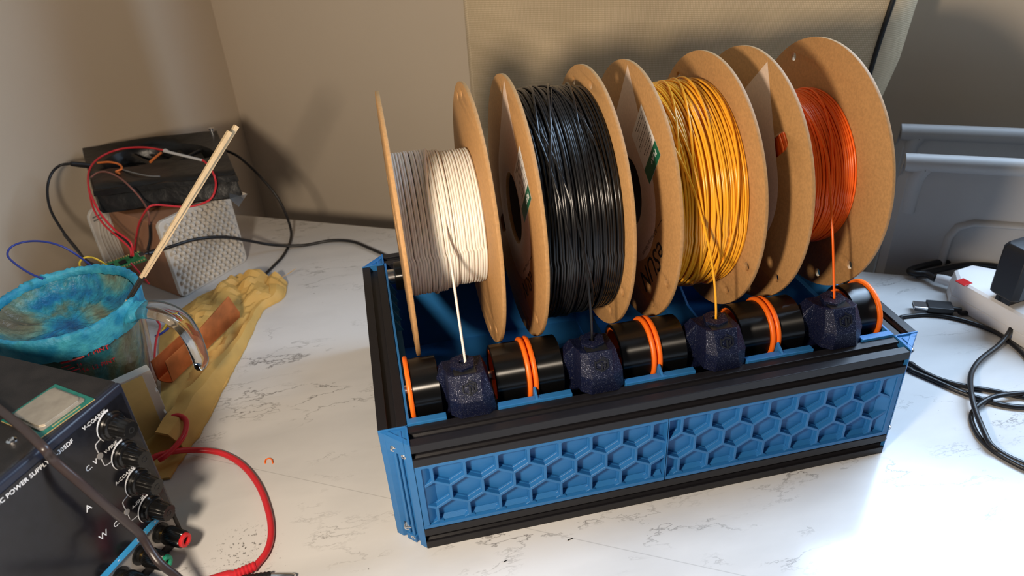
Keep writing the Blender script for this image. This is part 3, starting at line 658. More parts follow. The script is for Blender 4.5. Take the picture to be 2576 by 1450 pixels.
# ------------------------------------------------------------------ bench power supply
C0 = V((-158.5, 59.5, 0)); NF = V((.848, -.53, 0)); UF = V((-.53, -.848, 0)); UD = V((-.848, .53, 0))
def psu():
    t = thing('bench_power_supply', 'dusty black bench power supply with four knobs and a sky blue stripe', 'power supply', C0+UF*65+UD*110)
    PW, PD, PH = 132, 215, 150
    b = MB(); b.obox(C0+NF*-3+Z*2, UF*PW, UD*(PD), Z*(PH-2)); b.build('case', 'psu_body', t, bevel=1.2, smooth=0)
    def pt(s, z, off=0): return C0+UF*s+Z*z+NF*off
    # bezel around the glossy panel
    b = MB(); b.obox(pt(0, 33, -3), UF*PW, NF*5.2, Z*(PH-33)); b.build('bezel', 'psu_bezel', t, bevel=2.0, seg=3, smooth=30)
    b = MB(); b.obox(pt(3.2, 40, 2.2), UF*(PW-6.4), NF*.5, Z*(PH-46)); pn = b.build('front_panel', 'psu_panel', t, bevel=.2, smooth=0)
    b = MB(); b.obox(pt(3.2, 34.6, 2.2), UF*(PW-6.4), NF*.55, Z*5.2); b.build('blue_stripe', 'stripe', t, smooth=0)
    b = MB(); b.obox(pt(3, 8, -3), UF*(PW-6), NF*2.4, Z*24); b.build('terminal_plate', 'psu_grey', t, smooth=0)
    b = MB(); b.obox(pt(0, 1, -3), UF*PW, NF*4, Z*7); b.obox(pt(0, 5, -3), UF*3, NF*3.5, Z*30); b.build('lower_lip', 'psu_body', t, bevel=.8, smooth=0)
    for s, d in ((18, 12), (PW-18, 12), (18, PD-25), (PW-18, PD-25)):
        b = MB(); b.cyl(C0+UF*s+UD*d+Z*.05, Z, 7, 2.2, 24); b.build('foot', 'cable', t)
    # knobs
    for s, z in ((18.5, 129.2), (18.1, 102.9), (17.7, 76.6), (17.3, 50.3)):
        b = MB(); c = pt(s, z, 2.7)
        b.lathe([(0, 9.6), (1.2, 9.8), (2.2, 9.0), (2.2, 8.6), (3.6, 8.4), (4.2, 7.4)], c, NF, 40)
        kn = b.build('knob', 'knob', t, smooth=40)
        n = 60; rings = []
        for h, r in ((3.5, 6.9), (9, 6.5), (15.5, 6.1), (16.6, 5.6)):
            rings.append([c+NF*h+(UF*math.cos(2*math.pi*k/n)+Z*math.sin(2*math.pi*k/n))*(r-.55*max(0, math.cos(9*2*math.pi*k/n))**3) for k in range(n)])
        b = MB(); b.loft(rings); b.build('grip', 'knob', kn, smooth=50)
        b = MB(); b.lathe([(16.5, 1.6), (16.9, 1.6), (16.9, 2.2), (16.5, 2.2)], c, NF, 24, closed=True); b.build('cap_ring', 'chip', kn)
        b = MB()                                  # white arc printed round the knob
        arc = [c+NF*.12+(UF*math.cos(a)+Z*math.sin(a))*11.4 for a in [math.radians(70-k*5) for k in range(0, 25)]]
        P, Q = [], []
        for k in range(25):
            a = math.radians(100-k*5.5); w = .2+1.3*(1-k/24)
            P.append((math.cos(a)*10.6, math.sin(a)*10.6)); Q.append((math.cos(a)*(10.6+w), math.sin(a)*(10.6+w)))
        b.prism(P+Q[::-1], .12, c+NF*.05, UF, Z, NF); b.build('dial_arc', 'white_txt', kn, smooth=0)
    # lettering
    RD = -UF
    def tx(s_, s, z, size, mm='white_txt', th=.12): b = MB(); text_mb(b, s_, pt(s, z, 2.85), RD, Z, size, th); b.build('lettering', mm, pn, smooth=0)
    tx('V-COARSE', 36.5, 140.2, 3.9); tx('V-FINE', 30.5, 114.6, 3.7); tx('A-COARSE', 33, 88.2, 3.7); tx('A-FINE', 29.5, 61.8, 3.7)
    tx('C. V', 46, 113.6, 5.2); tx('C. C', 46, 61.5, 5.2)
    tx('V', 57.5, 116.5, 6.6); tx('A', 57.2, 89, 6.6); tx('W', 57.8, 62.2, 6.6)
    tx('DC POWER SUPPLY PS-305DF', 99, 138.8, 4.15)
    tx('GND', 36.5, 35.4, 4.0, 'grey_txt'); tx('-', 54, 35.8, 6.5); tx('+', 20, 35.4, 4.6)
    b = MB()
    for zc in (116.5, 64.3):
        for sg in (1, -1):
            pts = [pt(34, zc+sg*2.6, 2.85), pt(34, zc+sg*7.5, 2.85), pt(33, zc+sg*9.3, 2.85), pt(28.5, zc+sg*10.2, 2.85)]
            b.tube(spline(pts, 6), .32, 5)
    b.build('bracket_lines', 'grey_txt', pn, smooth=0)
    for zc in (116.5, 64.3):
        b = MB(); b.cyl(pt(34, zc, 2.6), NF, 2.2, .7, 24); b.build('indicator_lens', 'led', pn)
    # binding posts
    for s, z, mm, nm in ((16.5, 22, 'red_p', 'red'), (36, 21.5, 'green_p', 'green'), (55.5, 21.5, 'chip', 'black')):
        c = pt(s, z, -1); b = MB()
        b.lathe([(0, 7.5), (1.5, 7.5), (1.5, 5.2), (4, 5.2)], c, NF, 28)
        p = b.build('binding_post', 'chip', t); tag(p, nm+' tipped binding post')
        b = MB(); b.lathe([(3.5, 3), (7.5, 3)], c, NF, 20); b.build('post_stem', 'brass', p)
        n = 80; rings = []
        for h, r in ((7, 6.6), (9, 7.1), (21.5, 6.2), (22.2, 5.8)):
            rings.append([c+NF*h+(UF*math.cos(2*math.pi*k/n)+Z*math.sin(2*math.pi*k/n))*(r-.3*(k % 2)) for k in range(n)])
        b = MB(); b.loft(rings); b.build('post_cap', 'knob', p, smooth=20)
        b = MB(); b.lathe([(21.5, 2.4), (24, 2.5), (24.6, 3), (24.6, 4.6), (23.8, 5.3), (21.5, 5.4)], c, NF, 28, closed=True); b.build('post_ring', mm, p)
        b = MB(); b.cyl(c+NF*21.4, NF, 2.5, .9, 20); b.build('socket', 'ink', p)
    b = MB()
    sc = at(30, 1110, 150); b.lathe([(0, 3.2), (.8, 3.0), (1.5, 1.8), (.9, 1.0)], V((sc.x, sc.y, 150)), Z, 20); b.build('case_screw', 'steel', t)
    # printed label line of a processor lying on top is its own thing below
    return t
PSU = psu()

def cpu():
    P = [at(*q, 151.2) for q in ((133, 962), (237, 1003), (93, 1106))]
    ex = (P[1]-P[0]); cx = (P[2]-P[1]); e1 = cx.normalized(); e2 = V((-e1.y, e1.x, 0)); 
    if e2.dot(P[0]-P[1]) < 0: e2 = -e2
    o = P[1]; w, h = 37.5, 37.5; o = V((o.x, o.y, 150.1))
    t = thing('computer_processor', 'square computer processor with worn metal lid, lying on the black power supply', 'computer chip', o+e1*w/2+e2*h/2)
    b = MB(); b.obox(o, e1*w, e2*h, Z*1.0); b.build('substrate', 'cpu_pcb', t, smooth=0)
    b = MB(); b.obox(o-e2*.15-e1*.15, e1*(w+.3), e2*(h+.3), Z*.45); b.build('gold_edge', 'gold', t, smooth=0)
    b = MB()
    def oct_(m, c, z): 
        return [o+e1*x+e2*y+Z*z for x, y in ((m+c, m), (w-m-c, m), (w-m, m+c), (w-m, h-m-c), (w-m-c, h-m), (m+c, h-m), (m, h-m-c), (m, m+c))]
    b.loft([oct_(3.2, 1.5, 1.0), oct_(3.2, 1.5, 2.0), oct_(4.6, 2.5, 2.2), oct_(4.8, 2.5, 3.4)]); b.build('metal_lid', 'nickel', t, bevel=.3, smooth=0)
    b = MB()
    for k in range(22): b.obox(o+e1*(9+k*.9)+e2*1.2+Z*1.0, e1*.45, e2*.9, Z*.15)
    b.build('edge_components', 'gold', t, smooth=0)
cpu()

# thick black lead lying over the power supply
def pf(x, y, off): return on(x, y, C0+NF*off, NF)
pts = [C0+UF*118+UD*190+Z*153, at(-120, 960, 155), at(-60, 985, 156), at(0, 1032, 155.5), at(60, 1080, 156.8), at(110, 1128, 154), pf(135, 1158, 7), pf(200, 1214, 16), pf(262, 1268, 22), pf(318, 1315, 24), pf(352, 1345, 26), pf(378, 1385, 32), pf(405, 1420, 40), pf(445, 1452, 48), at(505, 1510, 14), at(560, 1560, 3.5), at(640, 1650, 3)]
b = MB(); b.tube(spline(pts, 10), 2.8, 12, flat=.62); q = b.build('power_lead', 'cable_br', smooth=60); tag(q, 'dark twin-core lead drooping over the top and front of the power supply', 'cable')

# ------------------------------------------------------------------ glass measuring cup with blue crust
CC = V((-252, 238, 0)); CR = 60.5; CZ = 117
def cup():
    t = thing('measuring_cup', 'glass measuring cup overgrown with blue crystal crust', 'measuring cup', CC)
    def cupr(z): return 43+(CR-43)*(z/CZ)**.8
    n = 160; b = MB(); rings = []
    hd = V((104, -33, 0)).normalized()
    def ringp(r, z, spout=0, wob=0, seed=0):
        out = []
        for k in range(n):
            a = 2*math.pi*k/n; d = V((math.cos(a), math.sin(a), 0)); rr = r
            sp = max(0, d.dot(V((-.93, -.36, 0))))**14
            rr += spout*sp*12
            p = CC+d*rr+Z*(z+spout*sp*4)
            if wob:
                q = noise.noise(p*.09+V((seed, 0, 0)))*wob*.8+noise.noise(p*.33+V((seed, 3, 0)))*wob*.9+noise.noise(p*.9+V((seed, 3, 0)))*wob*(.45 if r > 30 else .1)
                p += d*q*.6*max(0, min(1, (r-40)/15))+Z*q*(.35+.65*min(1, r/30))
            out.append(p)
        return out
    zs = [1, 3, 20, 45, 70, 95, 110, CZ]
    prof = [ringp(cupr(z), z, max(0, (z-70)/(CZ-70))) for z in zs]+[ringp(cupr(z)-3.5, z, max(0, (z-70)/(CZ-70))) for z in zs[::-1][:-1]]+[ringp(38, 5)]
    b.loft(prof); b.build('glass_body', 'thinglass', t, smooth=50)
    # crust against the inside of the glass, heaped surface inside
    b = MB(); rings = [ringp(cupr(z)-4.0, z, max(0, (z-70)/(CZ-70))*.9, .0, 2) for z in (6, 25, 50, 75, 95, 108)]
    surf = [(cupr(108)-4.6, 112, 1.5), (53.5, 112, 2), (50, 106.5, 2.5), (45, 102, 3), (37, 98, 3.5), (28, 96.5, 4), (18, 96, 4), (9, 96, 3), (1, 96, 1)]
    rings += [ringp(r, z, .6 if r > 50 else 0, w, 5) for r, z, w in surf]
    b.loft(rings); b.build('blue_crust', 'crust', t, smooth=60)
    b = MB(); nn = 6; rr = []
    for rad, z, w in ((CR-4.2, CZ-8, .6), (CR-4.6, CZ-2, 1.0), (CR-3.9, CZ+.6, 1.5), (CR-1.6, CZ+1.8, 1.7), (CR+.9, CZ+.6, 1.3), (CR+1.2, CZ-5, .7), (CR+.6, CZ-12, .8), (CR-.6, CZ-21, 2.4)):
        rr.append(ringp(rad, z, 1, w, 9))
    rr.append(rr[0]); b.loft(rr, caps=False)
    # the lump creeping onto the handle
    b.build('rim_crust', 'rimcrust', t, smooth=60)
    # handle: strap of glass open at its lower end
    H = [CC+hd*54+Z*105, CC+hd*70+Z*110, CC+hd*88+Z*108, CC+hd*101+Z*98, CC+hd*106+Z*82, CC+hd*107+Z*64, CC+hd*106+Z*48]
    b = MB(); sidev = V((-hd.y, hd.x, 0)); path = spline(H, 8); rings = []
    for i, p in enumerate(path):
        tt = (path[min(i+1, len(path)-1)]-path[max(i-1, 0)]).normalized(); nv = tt.cross(sidev); u = i/(len(path)-1)
        w_ = 11.5-2.5*u; th = 4.6
        if i >= len(path)-3: w_ *= (.92, .8, .55)[i-len(path)+3]; th *= (.95, .85, .6)[i-len(path)+3]
        rings.append([p+sidev*(w_*math.copysign(abs(math.cos(a))**.7, math.cos(a)))+nv*(th*math.copysign(abs(math.sin(a))**.7, math.sin(a))) for a in [2*math.pi*k/24 for k in range(24)]])
    b.loft(rings); b.build('handle', 'glass', t, smooth=60)
    b = MB(); rings = []
    for i, p in enumerate(path[:16]):
        tt = (path[i+1]-path[max(i-1, 0)]).normalized(); nv = tt.cross(sidev); k2 = 1-.6*max(0, (i-6)/10)
        ring = []
        for k in range(20):
            a = 2*math.pi*k/20; q = p+sidev*(13.2*k2*math.cos(a))+nv*(6.6*k2*math.sin(a)); q += (q-p).normalized()*noise.noise(q*.2)*2.2; ring.append(q)
        rings.append(ring)
    b.loft(rings[:9]); b.build('handle_crust', 'rimcrust', t, smooth=60)
    # red scale markings on the glass
    b = MB()
    def gp(x, y):                              # point on the glass front
        d = ray(x, y); tt = 300.0
        for _ in range(4000):
            p = CAM+d*tt; r = math.hypot(p.x-CC.x, p.y-CC.y)
            if 0 < p.z < CZ and r <= cupr(p.z)+.25: return p
            tt += .25
        return p
    def mark(x0, y0, x1, y1, th):
        p = gp(x0, y0); q = gp(x1, y1); n_ = ((p+q)/2-CC); n_.z = 0; n_.normalize(); pts = []
        for k in range(9):
            m_ = p.lerp(q, k/8); rad = V((m_.x-CC.x, m_.y-CC.y, 0)); rad = rad.normalized()*(cupr(m_.z)+.2); pts.append(V((CC.x+rad.x, CC.y+rad.y, m_.z)))
        b.tube(pts, th, 5)
    mark(153, 914, 212, 897, .9); mark(155, 925, 178, 918, .4); mark(170, 930, 188, 924, .4); mark(160, 940, 200, 928, .5)
    for s_, x, y, sz in (('1 PINT', 219, 897, 6.0), ('14', 194, 922, 4.0), ('14', 200, 934, 4.0), ('16', 210, 936, 4.5), ('12 PINT', 232, 930, 5.5)):
        p = gp(x, y); r = V((p.x-CC.x, p.y-CC.y, 0)).normalized(); ax = V((-r.y, r.x, 0)); o_ = CC+r*(cupr(p.z)+1.1)+Z*p.z
        text_mb(b, s_, V((o_.x, o_.y, p.z)), ax, Z, sz, .15)
    b.build('scale_markings', 'redprint', t, smooth=0)
cup()
# chopsticks leaning on the rim
tip = at(303, 786, 111); rimp = at(352, 712, CZ+8)
def chopstick(x0, y0, x1, y1, z0, z1, label):
    a = at(x0, y0, z0); c = at(x1, y1, z1); t = thing('chopstick', label, 'chopstick', a, None)
    d = (c-a).normalized(); u = d.cross(Z).normalized(); w = u.cross(d); L = (c-a).length
    def seg(l0, l1, r0, r1, name, m):
        b = MB(); b.loft([[a+d*l0+(u*x+w*y)*r0 for x, y in ((-1, -.8), (-.8, -1), (.8, -1), (1, -.8), (1, .8), (.8, 1), (-.8, 1), (-1, .8))],
                          [a+d*l1+(u*x+w*y)*r1 for x, y in ((-1, -.8), (-.8, -1), (.8, -1), (1, -.8), (1, .8), (.8, 1), (-.8, 1), (-1, .8))]]); b.build(name, m, t, smooth=0)
    seg(0, 12, .4, .8, 'pointed_tip', 'wood'); seg(12, 34, .8, 1.2, 'charred_part', 'burnt'); seg(34, L, 1.2, 2.0, 'shaft', 'wood')
chopstick(301, 786, 578, 331, 109, 231, 'pale wooden chopstick with charred end, shorter at the top, leaning from the blue cup')
chopstick(309, 784, 595, 317, 109, 231, 'pale wooden chopstick reaching slightly higher than its twin, leaning from the blue cup')

# ------------------------------------------------------------------ kraft envelope
def envelope():
    rightb = [at(*q, 1) for q in ((428, 1205), (470, 1140), (515, 1075), (560, 985), (600, 910), (635, 840), (665, 780), (712, 752), (724, 715))]
    leftb = [V((-205, 125, 1)), V((-212, 160, 1)), V((-208, 200, 1)), V((-206, 238, 1)), V((-214, 285, 1)), V((-222, 325, 1)), V((-222, 362, 1)), V((-202, 402, 1)), V((-160, 432, 1))]
    Rb = spline(rightb, 6); Lb = spline(leftb, 6); nu = 30; b = MB(); vs = []; rings = len(Rb)
    top = []
    for i in range(rings):
        row = []
        for j in range(nu+1):
            u = j/nu; p = Lb[i].lerp(Rb[i], u); v = i/(rings-1)
            h = 2.2+11*max(0, v-.55)/.45*math.sin(math.pi*min(1, u*1.02))**.7
            f = p*.028
            cre = abs(noise.noise(f+V((4, 1, 0))))*13+abs(noise.noise(f*2.7+V((9, 1, 0))))*9
            h += cre*min(1, u*4, (1-u)*5+.12)*(.25+.9*v)
            edge = noise.noise(V((v*26, 3, 1)))*1.6+noise.noise(V((v*70, 3, 1)))*.8
            q = V((p.x, p.y, h))
            if u > .8: q += U*edge*((u-.8)/.2)
            row.append(q)
        top.append(row)
    n = nu+1
    vs = [p for r in top for p in r]+[V((p.x, p.y, .35)) for r in top for p in r]; o = rings*n; fs = []
    for i in range(rings-1):
        for j in range(nu):
            a = i*n+j; fs.append((a, a+1, a+n+1, a+n)); fs.append((o+a, o+a+n, o+a+n+1, o+a+1))
    for i in range(rings-1):
        fs.append((i*n, (i+1)*n, o+(i+1)*n, o+i*n)); a = i*n+nu; fs.append((a, o+a, o+a+n, a+n))
    for j in range(nu): fs.append((j, o+j, o+j+1, j+1)); a = (rings-1)*n+j; fs.append((a, a+1, o+a+1, o+a))
    b.add(vs, fs)
    t = thing('kraft_envelope', 'crumpled yellow kraft paper envelope lying under the copper strip', 'envelope', (-150, 280, 0))
    b.build('paper_body', 'kraft', t, smooth=16)
    # folded flap running along the right edge, standing slightly proud
    b = MB(); rows = []
    idx = list(range(6, rings-3))
    for i in idx:
        v = i/(rings-1); e = Rb[i]; inw = (Lb[i]-Rb[i]).normalized(); base = top[i]
        w = 15+8*math.sin(v*7)+3*noise.noise(V((v*12, 0, 0))); lift = 10+7*math.sin(v*5+1)+3*noise.noise(V((v*15, 5, 0)))
        rows.append([e+inw*.3+Z*1.2, e+inw*2+Z*(4+lift*.3), e+inw*(w*.5)+Z*(5+lift), e+inw*w+Z*(4+lift*1.25), e+inw*(w+1)+Z*(3.2+lift*1.2), e+inw*(w*.5)+Z*(4+lift*.9), e+inw*3+Z*(3.2+lift*.3), e+inw*1.2+Z*.8])
    b.loft(rows); b.build('folded_flap', 'kraft', t, smooth=35)
    # torn tip
    a = at(706, 700, 16); c = at(744, 676, 26); d = (c-a); s_ = V((.6, .5, 0))
    b = MB(); b.loft([[a-s_*7, a+s_*7, a+s_*7+Z*.6, a-s_*7+Z*.6], [a+d*.5-s_*3+Z*-1, a+d*.5+s_*4+Z*-1, a+d*.5+s_*4-Z*.4, a+d*.5-s_*3-Z*.4], [c-s_*.4, c+s_*.4, c+s_*.4+Z*.4, c-s_*.4+Z*.4]]); b.build('torn_tip', 'kraft', t)
envelope()
# copper strip bent to a U
def copper():
    a = at(437, 966, 9); c = at(606, 795, 12); d = (c-a); d.z = 0; L = d.length; d.normalize(); n_ = V((d.y, -d.x, 0))
    if n_.dot(CAM-a) < 0: n_ = -n_
    t = thing('copper_strip', 'bent copper sheet channel lying on the kraft envelope', 'metal strip', V((a.x, a.y, 8)))
    o = V((a.x, a.y, 8.5)); b = MB()
    b.prism([(0, 3), (0, 27), (L*.42, 27), (L*.55, 29), (L*.92, 34), (L*1.0, 8), (L*.98, 3)], 1.1, o, d, Z, -n_)
    b.build('front_wall', 'copper', t, smooth=0, bevel=.2)
    b = MB(); pts = []
    for k in range(9):
        an = math.pi*k/8; pts.append((-(9-9*math.cos(an)), 3-3.0*math.sin(an)))
    prof = pts+[(-18, 24), (-16.9, 24)]+[(-(9-7.9*math.cos(math.pi*k/8)), 3-1.9*math.sin(math.pi*k/8)) for k in range(8, -1, -1)]
    b.prism(prof, L*.5, o+V((0, 0, 0)), n_, Z, d); b.build('rear_wall', 'copper', t, smooth=40)
copper()
# small printed circuit box seen through the handle
# breadboard on its edge
def breadboard():
    B1 = at(437, 1081, .6); T1 = at(378, 930, 74); T0 = at(340, 936, 74); e1 = (T1-B1); h = e1.length; e1.normalize()
    w = (V((-.77, -.64, 0))*.75+(T0-T1).normalized()*.25); w = (w-e1*w.dot(e1)).normalized(); n_ = e1.cross(w); n_ = n_ if n_.dot(CAM-B1) > 0 else -n_
    t = thing('breadboard', 'white solderless breadboard with yellow backing standing on edge behind the power supply', 'breadboard', B1+w*25)
    b = MB(); poly = [(0, 0), (0, h*.3), (1.8, h*.3), (1.8, h*.36), (0, h*.36), (0, h*.66), (1.8, h*.66), (1.8, h*.72), (0, h*.72), (0, h), (54, h), (54, 0)]
    b.prism(poly, -8.5, B1, w, e1, n_); b.build('body', 'whitepl', t, smooth=0, bevel=.4)
    b = MB(); b.obox(B1+w*7.5+e1*.4+n_*.0, w*46, e1*(h-2.4), n_*.5); b.build('adhesive_backing', 'adhesive', t, smooth=0)
breadboard()

# ------------------------------------------------------------------ white honeycomb box with black fan on top
HB = V((-212.8, 417.6, 0)); HR = V((.693, .72, 0)); HD = V((-.72, .693, 0)); HN = -HD
def vent_box():
    t = thing('vented_box', 'brown box between white plastic covers, one with a honeycomb texture', 'box', HB+HR*45+HD*55)
    Wd, D, Hh = 97, 98, 96
    b = MB(); b.obox(HB+HD*5+HR*1+Z*.2, HR*(Wd-2), HD*(D-10), Z*(Hh-2)); b.build('brown_core', 'brownbox', t, bevel=1, smooth=0)
    # honeycomb cover: rounded plate with bumps
    def rrect(w, h, r, n=6):
        out = []
        for cx, cy, a0 in ((w-r, r, -90), (w-r, h-r, 0), (r, h-r, 90), (r, r, 180)):
            for k in range(n+1): a = math.radians(a0+90*k/n); out.append((cx+r*math.cos(a), cy+r*math.sin(a)))
        return out
    b = MB(); b.prism(rrect(Wd, Hh, 7), 5.5, HB+Z*.2+HD*5.2, HR, Z, HN); fp = b.build('honeycomb_cover', 'whitepl', t, smooth=30, bevel=.8)
    b = MB(); px, pz = 7.2, 7.6; row = 0; z = 6.5
    while z < Hh-5:
        x = 6.5+(px/2 if row % 2 else 0)
        while x < Wd-5:
            c = HB+HR*x+Z*(z+.2)+HN*.2; r = 2.8
            hx = lambda rr, off: [c+HR*(rr*.92*math.cos(math.radians(60*k+30)))+Z*(rr*1.05*math.sin(math.radians(60*k+30)))+HN*off for k in range(6)]
            b.loft([hx(r, 0), hx(r*.92, 3.0), hx(r*.6, 3.9)]); x += px
        z += pz*.84; row += 1
    b.build('honeycomb_relief', 'whitepl', fp, smooth=25)
    # louvred cover on the far side, wider than the box
    b = MB(); o = HB+HD*(D-5)-HR*22+Z*.2
    b.prism(rrect(Wd+20, Hh+4, 12), 5, o, HR, Z, HD); lc = b.build('louvred_cover', 'whitepl', t, smooth=30, bevel=.8)
    b = MB()
    for k in range(5):
        xx = 3+k*3.6
        b.tube(spline([o+HR*(xx+6)+HN*.4+Z*84, o+HR*(xx+2)+HN*.6+Z*66, o+HR*(xx+3)+HN*.6+Z*40, o+HR*(xx+6)+HN*.4+Z*14], 6), .9, 6)
    b.build('ridges', 'whitepl', lc)
    b = MB(); b.obox(o+HR*4+Z*90+HN*.5, HR*10, Z*1.6, HN*.2); b.obox(o+HR*4+Z*86+HN*.5, HR*10, Z*1.6, HN*.2); b.build('slot_marks', 'gryw', lc, smooth=0)
vent_box()
def fan():
    zt, zb = 125, 97.2
    P = [at(x, y, zt) for x, y in ((205, 377), (548, 330), (598, 442), (232, 482))]
    P[0] = P[0].lerp(P[3], .0); c = sum(P, V((0, 0, 0)))/4
    t = thing('cooling_fan', 'square black fan wrapped in film, lying on the honeycomb box', 'fan', V((c.x, c.y, zb)))
    def q(u, v, z): # bilinear in the quad
        p = P[0].lerp(P[1], u).lerp(P[3].lerp(P[2], u), v); return V((p.x, p.y, z))
    n = 10; outer = [(i/n, 0) for i in range(n)]+[(1, i/n) for i in range(n)]+[(1-i/n, 1) for i in range(n)]+[(0, 1-i/n) for i in range(n)]
    def ringz(off, z, wob=2.2):
        out = []
        for (u, v) in outer:
            uu = .5+(u-.5)*off; vv = .5+(v-.5)*off; p = q(uu, vv, z)
            k = noise.noise(p*.035)*wob+noise.noise(p*.11)*wob*.5; p.z += k+ (5*(1-vv)**2*(.3+.7*math.sin(math.pi*uu)) if z > 110 else 0); p.x += k*.5; out.append(p)
        return out
    def circ_(r, z): 
        out = []
        for (u, v) in outer:
            a = math.atan2(v-.5, u-.5); out.append(q(.5+r*math.cos(a), .5+r*math.sin(a), z))
        return out
    b = MB(); b.loft([ringz(.97, zb, .2), ringz(1.0, zb+6, 1.5), ringz(.95, zb+8, 1), ringz(.95, zt-8, 1), ringz(1.0, zt-6, 2), ringz(.985, zt, 2.5), ringz(.90, zt-1, 2.5), circ_(.42, zt-2), circ_(.40, zt-9), circ_(.39, zt-20)])
    b.build('fan_frame', 'film', t, smooth=45)
    b = MB(); h = q(.5, .5, zt-20); h2 = V((h.x, h.y, zt-20)); b.lathe([(0, 20), (12, 20), (14, 18), (14.2, .1)], h2, Z, 40); hub = b.build('fan_hub', 'chip', t)
    for k in range(9):
        a0 = 2*math.pi*k/9; rings = []
        for r in (18, 35, 52):
            a = a0+r*.008; d = V((math.cos(a), math.sin(a), 0)); s_ = V((-d.y, d.x, 0)); cpt = h2+d*r+Z*7
            rings.append([cpt-s_*9-Z*4, cpt+s_*9+Z*4, cpt+s_*9+Z*5.2, cpt-s_*9-Z*2.8])
        b = MB(); b.loft(rings); b.build('fan_blade', 'film', t)
    for k in range(4):
        a = math.radians(40+90*k); b = MB(); d = V((math.cos(a), math.sin(a), 0)); b.tube([h2+d*16+Z*10, h2+d*60+Z*14], 2.5, 6, flat=.6); b.build('strut', 'film', t)
    # sheet of black film over the front third and folded bits
    b = MB(); rows = []
    for i in range(15):
        u = i/14; rr = []
        for j in range(9):
            v = .60+.44*j/8; p = q(.02+.97*u, min(v, 1.0), zt+1.5)
            if j == 8: p.z = zb+4
            if j == 7: p.z -= 6
            p.z += noise.noise(p*.05)*2+noise.noise(p*.13)*1.2
            if j == 8: p += V((0, -2.5, 0))
            rr.append(p)
        rows.append(rr)
    vs = [p for r in rows for p in r]; fs = [(i*9+j, i*9+j+1, (i+1)*9+j+1, (i+1)*9+j) for i in range(14) for j in range(8)]
    vs2 = [p-Z*.5 for p in vs]; m_ = len(vs); b.add(vs+vs2, fs+[tuple(x+m_ for x in f[::-1]) for f in fs]); b.build('film_wrap', 'film', t, smooth=40)
    b = MB(); c_ = q(.955, .04, zt+1); b.cyl(c_-Z*2, Z, 2.6, 6.5, 16); b.lathe([(6.4, 3.6), (8.4, 3.4), (9, 2)], c_-Z*2, Z, 16); b.build('screw', 'steel', t)
    # crumpled clear corner of film
    b = MB(); p0 = at(578, 500, 104); p1 = at(622, 488, 100); p2 = at(600, 520, 92); p3 = at(575, 470, 108)
    for a_, c_, d_ in ((p0, p1, p2), (p0, p3, p1), (p0, p2, p3)): b.add([a_, c_, d_, a_-Z*.3, c_-Z*.3, d_-Z*.3], [(0, 1, 2), (3, 5, 4), (0, 3, 4, 1), (1, 4, 5, 2), (2, 5, 3, 0)])
    b.build('clear_film_corner', 'clearfilm', t)
fan()

# ------------------------------------------------------------------ microcontroller and loose wires
def pico():
    z0 = 66; o = at(353, 634, z0); tl = (at(374, 657, z0)-o).normalized(); d = (at(262, 672, z0)-o); d = (d-tl*d.dot(tl)).normalized(); tl = (tl-Z*.12).normalized(); L = 51
    nn = d.cross(tl); nn = nn if nn.z > 0 else -nn
    t = thing('microcontroller_board', 'small green microcontroller board with pin rows, hanging on its cable by the brown box', 'circuit board', o)
    b = MB(); b.obox(o, d*L, tl*21, nn*1); b.build('circuit_board', 'pcb', t, smooth=0)
    b = MB()
    for k in range(20):
        for e in (.8, 19.2): b.obox(o+d*(1.6+k*2.54)+tl*(e-.2)+nn*-.3, d*1.3, tl*1.2, nn*2.6)
    b.build('pin_rows', 'gold', t, smooth=0)
    b = MB(); b.obox(o+d*18+tl*7+nn*1, d*7, tl*7, nn*1); b.obox(o+d*30+tl*6+nn*1, d*4, tl*4, nn*.8); b.obox(o+d*10+tl*3+nn*1, d*3, tl*5, nn*1); b.build('chip', 'chip', t, smooth=0)
    b = MB(); b.obox(o-d*1.5+tl*6.5+nn*1, d*6, tl*8, nn*2.6); b.build('usb_port', 'steel', t, smooth=0, bevel=.4)
    return o, d, tl, nn
po, pd_, ptl, pn_ = pico()
pport = po-pd_*2+ptl*10.5+pn_*2.3
# micro USB lead running right, behind the box
t = thing('usb_cable', 'long black cable from the green board across the honeycomb cover to the blue box', 'cable', at(700, 618, 0))
b = MB(); dd = (at(430, 622, 62)-pport).normalized(); b.tube([pport-dd*1, pport+dd*3, pport+dd*3.1, pport+dd*16, pport+dd*20], [1.6, 1.6, 3.6, 3.6, 2.2], 12, flat=.7); b.build('connector', 'cable', t)
wire('cable_sheath', [pport+dd*18, at(430, 621, 66), at(490, 603, 62), at(560, 597, 50), at(620, 605, 30), at(690, 617, 10), at(760, 618, 2.4), at(830, 606, 2.4), at(885, 608, 2.4), at(930, 625, 2.4), at(985, 650, 2.4)], 1.9, 'cable', parent=t)
t = thing('usb_cable', 'black cable curling down from the right side of the fan onto the table', 'cable', at(730, 600, 0))
wire('cable_sheath', [at(553, 378, 112), at(570, 380, 110), at(605, 398, 100), at(655, 445, 72), at(700, 500, 42), at(727, 560, 15), at(732, 600, 3), at(715, 640, 2.2), at(690, 668, 2.2), at(660, 697, 2.2), at(640, 712, 2.2)], 1.7, 'cable', parent=t)
t = thing('power_cable', 'black cable looping from the left end of the fan down behind the cup', 'cable', at(210, 640, 40))
b = MB(); a = at(226, 417, 128); c = at(178, 412, 136); b.tube([a, a.lerp(c, .5), c], [3.2, 3.4, 2.8], 12); b.build('connector', 'cable', t)
wire('cable_sheath', [c, at(150, 417, 136), at(128, 440, 130), at(119, 480, 118), at(128, 530, 102), at(160, 585, 84), at(192, 625, 76), at(213, 655, 70), at(228, 672, 66), at(250, 690, 60)], 1.5, 'cable', parent=t)
